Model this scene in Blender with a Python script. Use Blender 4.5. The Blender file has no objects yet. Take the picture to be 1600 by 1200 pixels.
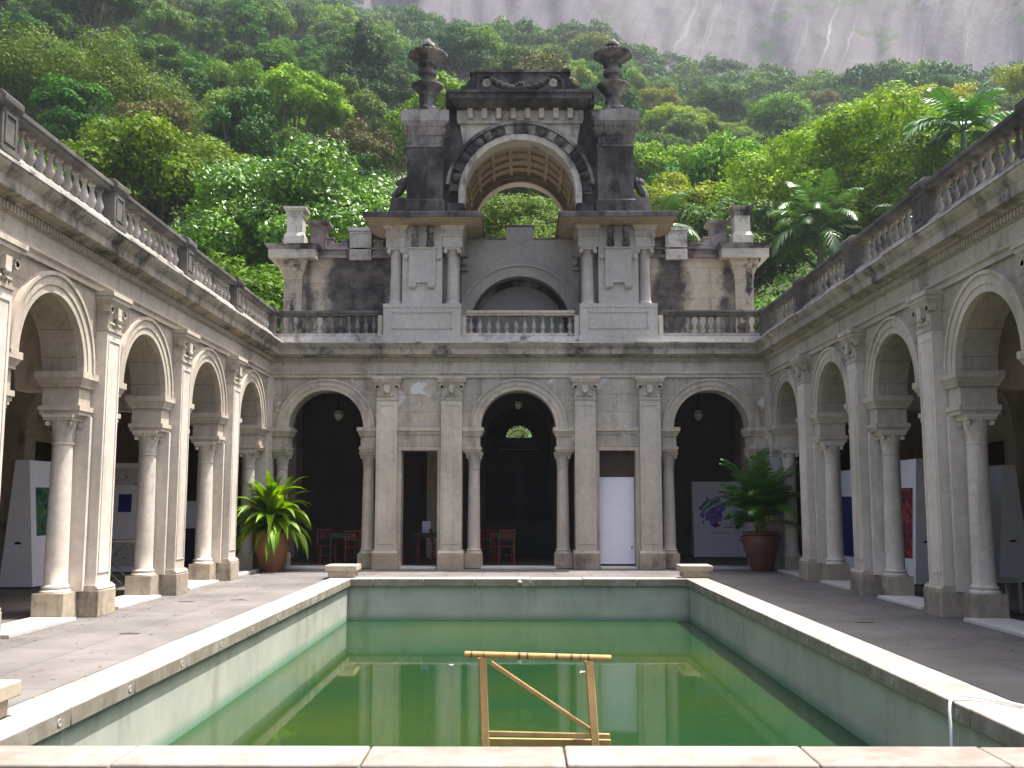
import bpy, bmesh, math, random
import numpy as np
from mathutils import Vector, Matrix
PI = math.pi
random.seed(7)
sc = bpy.context.scene
COL = sc.collection

# ------------------------------------------------------------------ helpers
def tag(o, label=None, cat=None, group=None, kind=None):
    if label: o['label'] = label
    if cat: o['category'] = cat
    if group: o['group'] = group
    if kind: o['kind'] = kind
    return o

ROOTLOC = {}
def empty(name, loc, label, cat, group=None, rz=0):
    o = bpy.data.objects.new(name, None); COL.objects.link(o)
    o.location = loc; o.rotation_euler = (0, 0, rz); o.empty_display_size = .3
    ROOTLOC[o.name] = Vector(loc)
    return tag(o, label, cat, group)

class MB:
    """collects geometry in a local frame (s along, d outward, z up)"""
    def __init__(s, T=None):
        s.v = []; s.f = []; s.T = T or (lambda a, b, c: (a, b, c))
    def add(s, verts, faces):
        n = len(s.v)
        s.v += [s.T(*p) for p in verts]
        s.f += [tuple(i + n for i in f) for f in faces]
        return s
    def box(s, a0, a1, b0, b1, c0, c1):
        return s.add([(a0,b0,c0),(a1,b0,c0),(a1,b1,c0),(a0,b1,c0),(a0,b0,c1),(a1,b0,c1),(a1,b1,c1),(a0,b1,c1)],
                     [(0,3,2,1),(4,5,6,7),(0,1,5,4),(1,2,6,5),(2,3,7,6),(3,0,4,7)])
    def frustum(s, a0, a1, b0, b1, c0, A0, A1, B0, B1, c1):
        return s.add([(a0,b0,c0),(a1,b0,c0),(a1,b1,c0),(a0,b1,c0),(A0,B0,c1),(A1,B0,c1),(A1,B1,c1),(A0,B1,c1)],
                     [(0,3,2,1),(4,5,6,7),(0,1,5,4),(1,2,6,5),(2,3,7,6),(3,0,4,7)])
    def prism(s, poly, d0, d1):          # poly of (s,z), extruded in d
        n = len(poly)
        return s.add([(x, d0, z) for x, z in poly] + [(x, d1, z) for x, z in poly],
                     [tuple(range(n)), tuple(range(2*n-1, n-1, -1))] + [(i, (i+1) % n, n+(i+1) % n, n+i) for i in range(n)])
    def mould(s, s0, s1, prof):          # prof of (d,z), extruded along s
        n = len(prof)
        return s.add([(s0, d, z) for d, z in prof] + [(s1, d, z) for d, z in prof],
                     [tuple(range(n)), tuple(range(2*n-1, n-1, -1))] + [(i, (i+1) % n, n+(i+1) % n, n+i) for i in range(n)])
    def ring(s, cs, cz, r0, r1, d0, d1, n=28, a0=0, a1=PI):
        V = []; F = []
        for i in range(n+1):
            a = a0 + (a1-a0)*i/n; c, q = math.cos(a), math.sin(a)
            for r, d in ((r0, d0), (r1, d0), (r1, d1), (r0, d1)):
                V.append((cs + r*c, d, cz + r*q))
        for i in range(n):
            b = 4*i
            for k in range(4):
                F.append((b+k, b+(k+1) % 4, b+4+(k+1) % 4, b+4+k))
        F.append((0,1,2,3)); F.append((4*n+3,4*n+2,4*n+1,4*n))
        return s.add(V, F)
    def archwall(s, s0, s1, z0, z1, centers, R, d0, d1, n=24):
        """wall from z0 (springing) to z1 with half-round openings"""
        xs = []; lo = []
        pts = [(s0, z0)]
        for c in sorted(centers):
            for i in range(n+1):
                a = PI - PI*i/n
                pts.append((c + R*math.cos(a), z0 + R*math.sin(a)))
        pts.append((s1, z0))
        V = []; F = []
        for x, z in pts:
            V += [(x, d0, z), (x, d1, z), (x, d0, z1), (x, d1, z1)]
        for i in range(len(pts)-1):
            a = 4*i; b = a+4
            F += [(a, b, b+2, a+2), (a+1, a+3, b+3, b+1), (a, a+1, b+1, b), (a+2, b+2, b+3, a+3)]
        e = 4*(len(pts)-1)
        F += [(0, 2, 3, 1), (e, e+1, e+3, e+2)]
        return s.add(V, F)
    def lathe(s, cx, cy, prof, n=16, sq=False, z0=0):
        V = []; F = []
        off = PI/4 if sq else 0
        if sq: n = 4
        k = math.sqrt(2) if sq else 1
        for r, z in prof:
            for i in range(n):
                a = off + 2*PI*i/n
                V.append((cx + r*k*math.cos(a), cy + r*k*math.sin(a), z0+z))
        for j in range(len(prof)-1):
            for i in range(n):
                a = j*n+i; b = j*n+(i+1) % n
                F.append((a, b, b+n, a+n))
        F.append(tuple(range(n-1, -1, -1))); m = (len(prof)-1)*n; F.append(tuple(range(m, m+n)))
        return s.add(V, F)
    def tube(s, pts, rad, n=8):
        pts = [Vector(p) for p in pts]
        if not hasattr(rad, '__len__'): rad = [rad]*len(pts)
        V = []; F = []
        up = Vector((0, 0, 1))
        for i, p in enumerate(pts):
            t = (pts[min(i+1, len(pts)-1)] - pts[max(i-1, 0)]).normalized()
            u = t.cross(up)
            if u.length < .05: u = t.cross(Vector((1, 0, 0)))
            u.normalize(); w = t.cross(u).normalized()
            for k in range(n):
                a = 2*PI*k/n
                q = p + (u*math.cos(a) + w*math.sin(a))*rad[i]
                V.append(tuple(q))
        for i in range(len(pts)-1):
            for k in range(n):
                a = i*n+k; b = i*n+(k+1) % n
                F.append((a, b, b+n, a+n))
        F.append(tuple(range(n-1, -1, -1))); m = (len(pts)-1)*n; F.append(tuple(range(m, m+n)))
        return s.add(V, F)
    def bar(s, p, q, w, h):
        """rectangular bar between two points"""
        p = Vector(p); q = Vector(q); t = (q-p).normalized()
        up = Vector((0, 0, 1)) if abs(t.z) < .95 else Vector((0, 1, 0))
        u = t.cross(up).normalized(); v = t.cross(u).normalized()
        V = []
        for c in (p, q):
            for a, b in ((-1,-1),(1,-1),(1,1),(-1,1)):
                V.append(tuple(c + u*a*w/2 + v*b*h/2))
        return s.add(V, [(0,1,2,3),(7,6,5,4),(0,4,5,1),(1,5,6,2),(2,6,7,3),(3,7,4,0)])
    def sphere(s, c, r, n=10, m=7, sx=1, sy=1, sz=1):
        prof = []
        V = []; F = []
        for j in range(m+1):
            ph = PI*j/m
            for i in range(n):
                a = 2*PI*i/n
                V.append((c[0]+r*sx*math.sin(ph)*math.cos(a), c[1]+r*sy*math.sin(ph)*math.sin(a), c[2]-r*sz*math.cos(ph)))
        for j in range(m):
            for i in range(n):
                a = j*n+i; b = j*n+(i+1) % n
                F.append((a, b, b+n, a+n))
        return s.add(V, F)
    def mesh(s, name, mat, off=(0, 0, 0), smooth=True, ang=38):
        me = bpy.data.meshes.new(name)
        o = Vector(off)
        me.from_pydata([tuple(Vector(p)-o) for p in s.v], [], s.f)
        bm = bmesh.new(); bm.from_mesh(me)
        bmesh.ops.remove_doubles(bm, verts=bm.verts, dist=1e-5)
        bmesh.ops.recalc_face_normals(bm, faces=bm.faces)
        bm.to_mesh(me); bm.free()
        if smooth:
            for p in me.polygons: p.use_smooth = True
            try: me.set_sharp_from_angle(angle=math.radians(ang))
            except Exception: pass
        me.materials.append(mat)
        return me
    def build(s, name, mat, parent=None, root=None, smooth=True, bevel=0):
        r = root or parent
        while r is not None and r.parent is not None: r = r.parent
        off = ROOTLOC[r.name] if r is not None else (0, 0, 0)
        o = bpy.data.objects.new(name, s.mesh(name, mat, off, smooth)); COL.objects.link(o)
        if parent is not None: o.parent = parent
        if bevel:
            b = o.modifiers.new('bev', 'BEVEL'); b.width = bevel; b.segments = 2; b.limit_method = 'ANGLE'
        return o

def inst(name, me, parent, wloc, rz=0, scale=1):
    o = bpy.data.objects.new(name, me); COL.objects.link(o)
    r = parent
    while r is not None and r.parent is not None: r = r.parent
    o.location = Vector(wloc) - (ROOTLOC[r.name] if r is not None else Vector((0, 0, 0)))
    o.rotation_euler = (0, 0, rz); o.scale = (scale,)*3
    if parent is not None: o.parent = parent
    return o

def copy_tree(o, parent=None):
    c = o.copy(); COL.objects.link(c)
    if parent is not None: c.parent = parent
    for ch in list(o.children): copy_tree(ch, c)
    return c

# ------------------------------------------------------------------ materials
class NT:
    def __init__(s, name):
        s.m = bpy.data.materials.new(name); s.m.use_nodes = True
        s.n = s.m.node_tree.nodes; s.l = s.m.node_tree.links
        s.b = s.n['Principled BSDF']; s.out = s.n['Material Output']
        s.geo = s.n.new('ShaderNodeNewGeometry')
        s.pos = s.geo.outputs['Position']
    def link(s, a, b): s.l.new(a, b)
    def vmul(s, v, xyz):
        n = s.n.new('ShaderNodeVectorMath'); n.operation = 'MULTIPLY'; s.link(v, n.inputs[0]); n.inputs[1].default_value = xyz
        return n.outputs[0]
    def noise(s, scale, detail=6, rough=.6, v=None, dist=0):
        n = s.n.new('ShaderNodeTexNoise'); n.inputs['Scale'].default_value = scale; n.inputs['Detail'].default_value = detail
        n.inputs['Roughness'].default_value = rough; n.inputs['Distortion'].default_value = dist
        s.link(v if v is not None else s.pos, n.inputs['Vector'])
        return n.outputs['Fac']
    def ramp(s, f, a, b, ca=(0,0,0,1), cb=(1,1,1,1)):
        n = s.n.new('ShaderNodeValToRGB'); n.color_ramp.elements[0].position = a; n.color_ramp.elements[1].position = b
        n.color_ramp.elements[0].color = ca; n.color_ramp.elements[1].color = cb
        s.link(f, n.inputs[0]); return n.outputs[0]
    def mix(s, f, a, b, mode='MIX'):
        n = s.n.new('ShaderNodeMix'); n.data_type = 'RGBA'; n.blend_type = mode
        if isinstance(f, (int, float)): n.inputs[0].default_value = f
        else: s.link(f, n.inputs[0])
        for i, x in ((6, a), (7, b)):
            if isinstance(x, tuple): n.inputs[i].default_value = x if len(x) == 4 else x+(1,)
            else: s.link(x, n.inputs[i])
        return n.outputs[2]
    def math(s, op, a, b=None):
        n = s.n.new('ShaderNodeMath'); n.operation = op
        for i, x in ((0, a), (1, b)):
            if x is None: continue
            if isinstance(x, (int, float)): n.inputs[i].default_value = x
            else: s.link(x, n.inputs[i])
        return n.outputs[0]
    def sep(s, v=None):
        n = s.n.new('ShaderNodeSeparateXYZ'); s.link(v if v is not None else s.pos, n.inputs[0]); return n.outputs
    def comb(s, x, y, z):
        n = s.n.new('ShaderNodeCombineXYZ')
        for i, q in enumerate((x, y, z)):
            if isinstance(q, (int, float)): n.inputs[i].default_value = q
            else: s.link(q, n.inputs[i])
        return n.outputs[0]
    def bump(s, h, strength=.3, dist=.01):
        n = s.n.new('ShaderNodeBump'); n.inputs['Strength'].default_value = strength; n.inputs['Distance'].default_value = dist
        s.link(h, n.inputs['Height']); s.link(n.outputs[0], s.b.inputs['Normal'])
    def base(s, c, rough=.85, spec=.25):
        if isinstance(c, tuple): s.b.inputs['Base Color'].default_value = c if len(c) == 4 else c+(1,)
        else: s.link(c, s.b.inputs['Base Color'])
        s.b.inputs['Roughness'].default_value = rough
        s.b.inputs['Specular IOR Level'].default_value = spec
        return s.m

def stone(name, c1, c2, mould=(.045, .042, .04), m_lo=.58, m_hi=.75, joints=None, peel=None, bumpd=.006, mz=.3, rough=.88, rust=0):
    t = NT(name)
    col = t.mix(t.ramp(t.noise(.7, 5, .6), .35, .65), c1, c2)
    h = t.noise(9, 8, .65)
    col = t.mix(t.ramp(h, .3, .7), t.mix(1.0, col, (.78, .77, .76), 'MULTIPLY'), col)
    dr = t.noise(1.0, 7, .68, t.vmul(t.pos, (6, 6, .45)))          # drip lines
    col = t.mix(t.math('MULTIPLY', t.ramp(dr, .54, .72), .55), col, t.mix(1.0, col, (.52, .50, .47), 'MULTIPLY'))
    oi = t.n.new('ShaderNodeObjectInfo')
    hs = t.n.new('ShaderNodeHueSaturation'); t.link(col, hs.inputs['Color'])
    t.link(t.math('ADD', .92, t.math('MULTIPLY', oi.outputs['Random'], .16)), hs.inputs['Value']); col = hs.outputs[0]
    if peel:
        pf = t.noise(1.1, 7, .55, dist=.6)
        pm = t.ramp(pf, peel[0], peel[0]+.012)
        col = t.mix(pm, col, peel[1])
    if rust:
        col = t.mix(t.math('MULTIPLY', t.ramp(t.noise(1.3, 6, .7, t.vmul(t.pos, (1, 1, .5))), .55, .72), rust), col, (.34, .21, .10))
    if joints:
        x = t.sep()
        v = t.comb(t.math('ADD', x[0], x[1]), x[2], 0)
        b = t.n.new('ShaderNodeTexBrick'); t.link(v, b.inputs['Vector'])
        b.inputs['Scale'].default_value = 1; b.inputs['Brick Width'].default_value = joints[0]; b.inputs['Row Height'].default_value = joints[1]
        b.inputs['Mortar Size'].default_value = .006; b.inputs['Mortar Smooth'].default_value = .3
        b.inputs['Color1'].default_value = (1, 1, 1, 1); b.inputs['Color2'].default_value = (.88, .88, .87, 1); b.inputs['Mortar'].default_value = (.52, .51, .49, 1)
        col = t.mix(1.0, col, b.outputs['Color'], 'MULTIPLY')
    mf = t.math('ADD', t.math('MULTIPLY', t.noise(1.0, 6, .65, t.vmul(t.pos, (1.6, 1.6, mz))), .6), t.math('MULTIPLY', t.noise(3.3, 8, .7), .4))
    col = t.mix(t.ramp(mf, m_lo, m_hi), col, mould)
    t.bump(t.noise(22, 8, .7), .5, bumpd)
    return t.base(col, rough)

M = {}
M['facade'] = stone('facade_stucco', (.53, .465, .385), (.35, .305, .25), m_lo=.54, m_hi=.78, joints=(.95, .42), peel=(.60, (.55, .54, .53)))
M['wing'] = stone('wing_stucco', (.45, .39, .315), (.33, .28, .225), m_lo=.55, m_hi=.80, joints=(.8, .36), peel=(.70, (.5, .47, .43)))
M['trim'] = stone('trim_stone', (.54, .475, .39), (.38, .33, .265), m_lo=.53, m_hi=.76)
M['column'] = stone('column_stone', (.63, .57, .50), (.50, .45, .385), m_lo=.6, m_hi=.85)
M['colrear'] = stone('column_grey_stone', (.57, .51, .43), (.44, .39, .325), m_lo=.6, m_hi=.85)
M['plinth'] = stone('plinth_stone', (.46, .39, .29), (.29, .25, .20), m_lo=.50, m_hi=.68)
M['cornice'] = stone('cornice_stone', (.45, .40, .33), (.28, .25, .205), m_lo=.48, m_hi=.62, mz=.9, rust=.8)
M['gutter'] = stone('gutter_slab', (.55, .52, .48), (.36, .34, .31), m_lo=.52, m_hi=.64, mz=1)
M['rail'] = stone('rail_weathered', (.175, .162, .147), (.095, .088, .08), m_lo=.45, m_hi=.62, mz=1)
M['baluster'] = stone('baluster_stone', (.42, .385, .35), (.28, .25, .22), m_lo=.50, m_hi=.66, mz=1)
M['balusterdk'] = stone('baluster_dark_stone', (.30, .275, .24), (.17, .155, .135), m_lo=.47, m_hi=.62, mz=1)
M['mould'] = stone('blackened_stone', (.15, .143, .14), (.058, .056, .058), mould=(.018, .018, .019), m_lo=.42, m_hi=.58, rough=.92, mz=.45)
M['mouldmid'] = stone('half_blackened_stone', (.32, .305, .285), (.14, .133, .128), mould=(.028, .027, .028), m_lo=.43, m_hi=.56)
M['towerpale'] = stone('tower_pale_stucco', (.50, .47, .42), (.36, .33, .28), m_lo=.52, m_hi=.66, mz=.35, rust=.25)
M['legs'] = stone('tower_leg_stucco', (.47, .44, .40), (.37, .345, .315), m_lo=.60, m_hi=.8, rust=.12)
M['ochre'] = stone('ochre_soffit', (.40, .32, .225), (.28, .22, .155), m_lo=.56, m_hi=.72)
M['sidewall'] = stone('stained_side_wall', (.50, .44, .35), (.38, .33, .27), mould=(.035, .033, .034), m_lo=.50, m_hi=.56, mz=.35, joints=(.9, .4), rust=.3)
M['purple'] = stone('purplish_weathered_stone', (.20, .15, .14), (.32, .29, .28), m_lo=.48, m_hi=.6, mz=.6)
M['niche'] = stone('plain_grey_render', (.33, .31, .285), (.25, .235, .215), m_lo=.62, m_hi=.85)
M['interior'] = stone('interior_plaster', (.60, .51, .40), (.46, .39, .30), m_lo=.55, m_hi=.75)
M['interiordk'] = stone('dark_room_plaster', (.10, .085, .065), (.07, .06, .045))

def simple(name, c, rough=.6, spec=.4, var=.15, scale=8, metal=0, bump=0):
    t = NT(name)
    a = tuple(x*(1-var) for x in c); b = tuple(min(1, x*(1+var)) for x in c)
    col = t.mix(t.ramp(t.noise(scale, 6, .65), .3, .7), a, b)
    if bump: t.bump(t.noise(scale*4, 5, .6), .4, bump)
    t.b.inputs['Metallic'].default_value = metal
    return t.base(col, rough, spec)
M['white'] = simple('white_board_paint', (.74, .74, .78), .6, var=.06)
M['doorwhite'] = simple('white_door_paint', (.78, .78, .86), .5, var=.03)
M['brownwood'] = simple('dark_brown_wood', (.055, .028, .015), .5, scale=5)
M['red'] = simple('red_painted_wood', (.16, .012, .008), .5)
M['green'] = simple('green_painted_wood', (.01, .09, .045), .45)
M['iron'] = simple('black_iron', (.010, .010, .010), .5, metal=.3)
M['navy'] = simple('navy_cloth', (.012, .014, .05), .9)
M['paper'] = simple('white_paper', (.7, .7, .78), .7, var=.03)
M['yellowwood'] = stone('weathered_yellow_wood', (.52, .36, .15), (.40, .25, .09), mould=(.16, .10, .05), m_lo=.58, m_hi=.72, mz=.5, rough=.6)
M['tape'] = simple('dark_tape', (.09, .05, .025), .5)
M['hose'] = simple('white_rubber_hose', (.75, .75, .74), .4, var=.05)
M['glass'] = simple('frosted_lamp_glass', (.5, .5, .45), .15, .7)
M['trunk'] = simple('bark', (.13, .105, .08), .9, var=.35, scale=3, bump=.02)
M['soil'] = simple('potting_soil', (.05, .035, .025), .95)
M['greymetal'] = simple('grey_metal', (.32, .31, .30), .5, metal=.3)
M['drain'] = simple('spout_stone', (.30, .28, .25), .6)
M['terracotta'] = stone('terracotta', (.30, .125, .062), (.20, .085, .048), mould=(.10, .07, .05), m_lo=.6, m_hi=.8, rough=.75)
M['glazed'] = stone('brown_glazed_clay', (.13, .052, .035), (.085, .035, .025), m_lo=.6, m_hi=.8, rough=.3)

def art(name, c0, cols, sc_=2.2, thr=.56):
    t = NT(name); col = c0
    for i, (c, s_) in enumerate(cols):
        col = t.mix(t.ramp(t.noise(s_, 3, .55, t.vmul(t.pos, (1, 1+i*.3, 1.1)), dist=1.2), thr, thr+.03), col, c)
    return t.base(col, .6)
M['artblue'] = art('painted_purple_splash', (.20, .12, .55), [((.09, .05, .38), 6), ((.38, .25, .62), 9)])
M['artred'] = art('painted_red_forms', (.10, .015, .03), [((.32, .03, .03), 3), ((.25, .1, .12), 7)])
M['artspots'] = art('ochre_ground_with_red_spots', (.38, .22, .07), [((.30, .03, .02), 5)], thr=.5)
M['artgreen'] = art('green_painted_canvas', (.02, .14, .08), [((.01, .05, .05), 4), ((.25, .2, .03), 6)])
M['artnavy'] = art('navy_painted_canvas', (.015, .02, .12), [((.02, .03, .22), 3)])
M['artsketch'] = art('sketched_sheet', (.50, .49, .48), [((.28, .2, .17), 9), ((.35, .30, .28), 4)], thr=.6)

# paving
def paving(name, c1, c2, w, h, dark=.55, mort=.008, rough=.8):
    t = NT(name); x = t.sep()
    v = t.comb(x[1], x[0], 0)
    b = t.n.new('ShaderNodeTexBrick'); t.link(v, b.inputs['Vector'])
    b.inputs['Scale'].default_value = 1; b.inputs['Brick Width'].default_value = w; b.inputs['Row Height'].default_value = h
    b.inputs['Mortar Size'].default_value = mort; b.inputs['Mortar Smooth'].default_value = .4
    b.inputs['Color1'].default_value = c1+(1,); b.inputs['Color2'].default_value = c2+(1,); b.inputs['Mortar'].default_value = tuple(q*dark for q in c1)+(1,)
    col = t.mix(t.ramp(t.noise(.9, 8, .65), .35, .6), b.outputs['Color'], t.mix(1., b.outputs['Color'], (.70, .69, .68), 'MULTIPLY'))
    col = t.mix(t.ramp(t.noise(2.3, 9, .75, t.vmul(t.pos, (1, .5, 1))), .58, .70), col, t.mix(1., col, (.68, .66, .64), 'MULTIPLY'))
    col = t.mix(t.ramp(t.noise(45, 4, .7), .3, .8), col, t.mix(1., col, (.86, .86, .86), 'MULTIPLY'))
    t.bump(t.noise(18, 8, .7), .5, .006)
    return t.base(col, rough, .3)
M['terrace'] = paving('courtyard_paving', (.178, .165, .157), (.150, .140, .134), 1.6, .8, .50, .010)
M['gallery'] = paving('gallery_floor', (.15, .135, .125), (.12, .11, .10), .5, .5, .7)
M['coping'] = stone('pale_coping_marble', (.42, .385, .35), (.29, .255, .22), mould=(.15, .12, .095), m_lo=.53, m_hi=.72, mz=1, rough=.7)
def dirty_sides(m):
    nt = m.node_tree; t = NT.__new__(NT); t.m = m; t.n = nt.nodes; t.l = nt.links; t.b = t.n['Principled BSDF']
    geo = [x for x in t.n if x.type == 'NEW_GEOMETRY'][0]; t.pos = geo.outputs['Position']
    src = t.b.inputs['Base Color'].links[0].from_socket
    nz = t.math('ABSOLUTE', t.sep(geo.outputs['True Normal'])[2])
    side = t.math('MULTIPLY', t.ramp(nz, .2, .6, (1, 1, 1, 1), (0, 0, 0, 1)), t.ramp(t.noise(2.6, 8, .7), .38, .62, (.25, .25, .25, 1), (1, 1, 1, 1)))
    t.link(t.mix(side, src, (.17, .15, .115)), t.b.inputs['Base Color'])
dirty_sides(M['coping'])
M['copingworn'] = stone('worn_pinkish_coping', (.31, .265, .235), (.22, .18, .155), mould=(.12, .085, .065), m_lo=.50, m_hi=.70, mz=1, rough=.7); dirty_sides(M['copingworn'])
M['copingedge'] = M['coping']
M['sill'] = stone('door_sill_stone', (.58, .56, .53), (.5, .48, .44), m_lo=.62, m_hi=.8, rough=.7)
M['pedestal'] = stone('pedestal_stone', (.50, .44, .33), (.40, .35, .26), m_lo=.56, m_hi=.72)

def basin_mat():
    t = NT('basin_render'); z = t.sep()[2]
    base = t.mix(t.ramp(t.noise(1.3, 7, .6), .35, .65), (.40, .41, .355), (.31, .33, .285))
    # algae tide band: a stain with its own ragged edge just above the water, and a darker brown tone towards the coping
    e = t.math('ADD', t.math('ADD', z, 1.0), t.math('MULTIPLY', t.math('SUBTRACT', t.noise(.8, 5, .6), .5), .10))
    base = t.mix(t.ramp(e, .20, .34, (.85, .85, .85, 1), (0, 0, 0, 1)), base, (.10, .24, .15))
    base = t.mix(t.math('MULTIPLY', t.ramp(t.noise(2.2, 8, .7, t.vmul(t.pos, (1, 1, .25))), .52, .7), .6), base, (.20, .19, .13))
    base = t.mix(t.math('MULTIPLY', t.ramp(e, .80, .98), .30), base, (.17, .155, .11))
    return t.base(base, .7, .3)
M['basin'] = basin_mat()

def water_mat():
    t = NT('pool_water')
    col = t.mix(t.ramp(t.noise(.35, 3, .5), .35, .7), (.011, .040, .015), (.028, .050, .010))
    t.b.inputs['IOR'].default_value = 1.33
    n = t.noise(1.6, 3, .55, t.vmul(t.pos, (1, .6, 1)))
    t.bump(n, .06, .02)
    m = t.base(col, .035, .5)
    return m
M['water'] = water_mat()

def leaf_mat(name, c, yel=.35, hue=.6, gloss=.12, rough=.55, trans=.24):
    """c: base green; varies per tree (object random) and through the crown (noise)"""
    t = NT(name)
    oi = t.n.new('ShaderNodeObjectInfo')
    dk = tuple(q*.55 for q in c); lt = (min(1, c[0]*1.75), min(1, c[1]*1.35), c[2]*.9)
    col = t.mix(t.ramp(t.noise(1.1, 4, .7), .38, .62), dk, c)
    col = t.mix(t.math('MULTIPLY', t.ramp(t.noise(.55, 3, .6), .45, .75), yel*2), col, lt)
    hs = t.n.new('ShaderNodeHueSaturation'); t.link(col, hs.inputs['Color'])
    hs.inputs['Saturation'].default_value = 1.15
    t.link(t.math('ADD', .5-.035*hue, t.math('MULTIPLY', oi.outputs['Random'], .06*hue)), hs.inputs['Hue'])
    r2 = t.math('FRACT', t.math('MULTIPLY', oi.outputs['Random'], 7.31))
    t.link(t.math('ADD', .62, t.math('MULTIPLY', r2, .95)), hs.inputs['Value'])
    t.b.inputs['Base Color'].default_value = c+(1,)
    t.base(hs.outputs[0], rough, gloss)
    tr = t.n.new('ShaderNodeBsdfTranslucent'); mx = t.n.new('ShaderNodeMixShader'); mx.inputs[0].default_value = trans
    tc = t.mix(1., hs.outputs[0], (1.5, 1.5, .6), 'MULTIPLY'); t.link(tc, tr.inputs['Color'])
    t.link(t.b.outputs[0], mx.inputs[1]); t.link(tr.outputs[0], mx.inputs[2]); t.link(mx.outputs[0], t.out.inputs['Surface'])
    return t.m
L = {}
L['deep'] = leaf_mat('foliage_deep_green', (.036, .10, .012), .15)
L['mid'] = leaf_mat('foliage_mid_green', (.072, .152, .012), .35)
L['light'] = leaf_mat('foliage_light_green', (.115, .205, .014), .3)
L['yellow'] = leaf_mat('foliage_yellow_green', (.17, .22, .018), .4)
L['brown'] = leaf_mat('foliage_brownish', (.085, .088, .030), .2)
L['bluish'] = leaf_mat('foliage_blue_green', (.075, .135, .030), .2)
L['shiny'] = leaf_mat('foliage_glossy', (.080, .175, .012), .35, gloss=.45, rough=.32, trans=.22)
L['palm'] = leaf_mat('palm_fronds', (.050, .12, .035), .2, gloss=.8, rough=.3, trans=.2)
L['strap'] = leaf_mat('strap_leaves', (.19, .36, .05), .4, .1, gloss=.4, rough=.5, trans=.35)
L['areca'] = leaf_mat('pot_palm_leaves', (.07, .18, .04), .3, .1, gloss=.5, rough=.35, trans=.25)

# ------------------------------------------------------------------ world, sun, camera
SUN = Vector((.318, .045, 1)).normalized()
w = bpy.data.worlds.new('World'); sc.world = w; w.use_nodes = True
sky = w.node_tree.nodes.new('ShaderNodeTexSky'); sky.sky_type = 'NISHITA'; sky.sun_disc = False
sky.sun_elevation = math.asin(SUN.z); sky.sun_rotation = math.atan2(SUN.x, SUN.y)
sky.air_density = .8; sky.dust_density = 6.0; sky.ozone_density = 1
w.node_tree.links.new(sky.outputs[0], w.node_tree.nodes['Background'].inputs[0])
w.node_tree.nodes['Background'].inputs[1].default_value = .15
ld = bpy.data.lights.new('sun', 'SUN'); ld.energy = 4.2; ld.angle = math.radians(.53); ld.color = (1, .965, .91)
lo = bpy.data.objects.new('sun', ld); COL.objects.link(lo); lo.rotation_euler = SUN.to_track_quat('Z', 'Y').to_euler(); lo.location = (0, 0, 40)
cd = bpy.data.cameras.new('camera'); cam = bpy.data.objects.new('camera', cd); COL.objects.link(cam)
cd.sensor_width = 36; cd.lens = 36*1555/1600; cd.clip_end = 3000; cd.clip_start = .1
cam.location = (0, 0, 1.6)
cam.rotation_euler = (math.radians(90)+math.atan(184/1555), 0, .00643)
sc.camera = cam
sc.view_settings.view_transform = 'Standard'; sc.view_settings.look = 'None'; sc.view_settings.exposure = 1.45; sc.view_settings.gamma = 1
cy = sc.cycles
cy.use_denoising = True
try: cy.denoiser = 'OPENIMAGEDENOISE'
except Exception: pass
cy.max_bounces = 8; cy.diffuse_bounces = 5; cy.glossy_bounces = 3; cy.transmission_bounces = 3; cy.volume_bounces = 0; cy.transparent_max_bounces = 4
cy.caustics_reflective = False; cy.caustics_refractive = False
cy.sample_clamp_indirect = 6

# ------------------------------------------------------------------ dimensions
WX = 6.1      # court half width (wing wall faces)
FY = 24.2     # rear facade wall face
SP = 3.4      # springing
R_ = .915
TREAR = lambda s, d, z: (s, FY-d, z)
TLEFT = lambda s, d, z: (-WX+d, s, z)
TRIGHT = lambda s, d, z: (WX-d, s, z)
PI_X, PO_X, PY0, PY1 = 3.45, 3.92, 6.68, 20.75   # pool inner / outer half width, near / far inner edge
WAT = -.82

# ------------------------------------------------------------------ structure: ground, paving, pool
def sheet(name, rects, z, mat, sub=0):
    mb = MB()
    for x0, x1, y0, y1 in rects:
        mb.add([(x0,y0,z),(x1,y0,z),(x1,y1,z),(x0,y1,z)], [(0,1,2,3)])
    o = mb.build(name, mat, smooth=False); tag(o, kind='structure'); return o
sheet('ground', [(-700,-16,-700,700),(16,700,-700,700),(-16,16,-700,-8),(-16,16,37,700)], -.25, simple('earth', (.09, .08, .05), .95, scale=.5))
sheet('courtyard_paving', [(-WX-.02,-PO_X+.1,-8,FY+.02),(PO_X-.1,WX+.02,-8,FY+.02),(-PO_X+.1,PO_X-.1,-8,6.3),(-PO_X+.1,PO_X-.1,21.1,FY+.02)], 0, M['terrace'])
sheet('gallery_floor', [(-16,-WX-.02,-8,37),(WX+.02,16,-8,37),(-WX-.02,WX+.02,FY+.02,37)], .02, M['gallery'])

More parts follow.
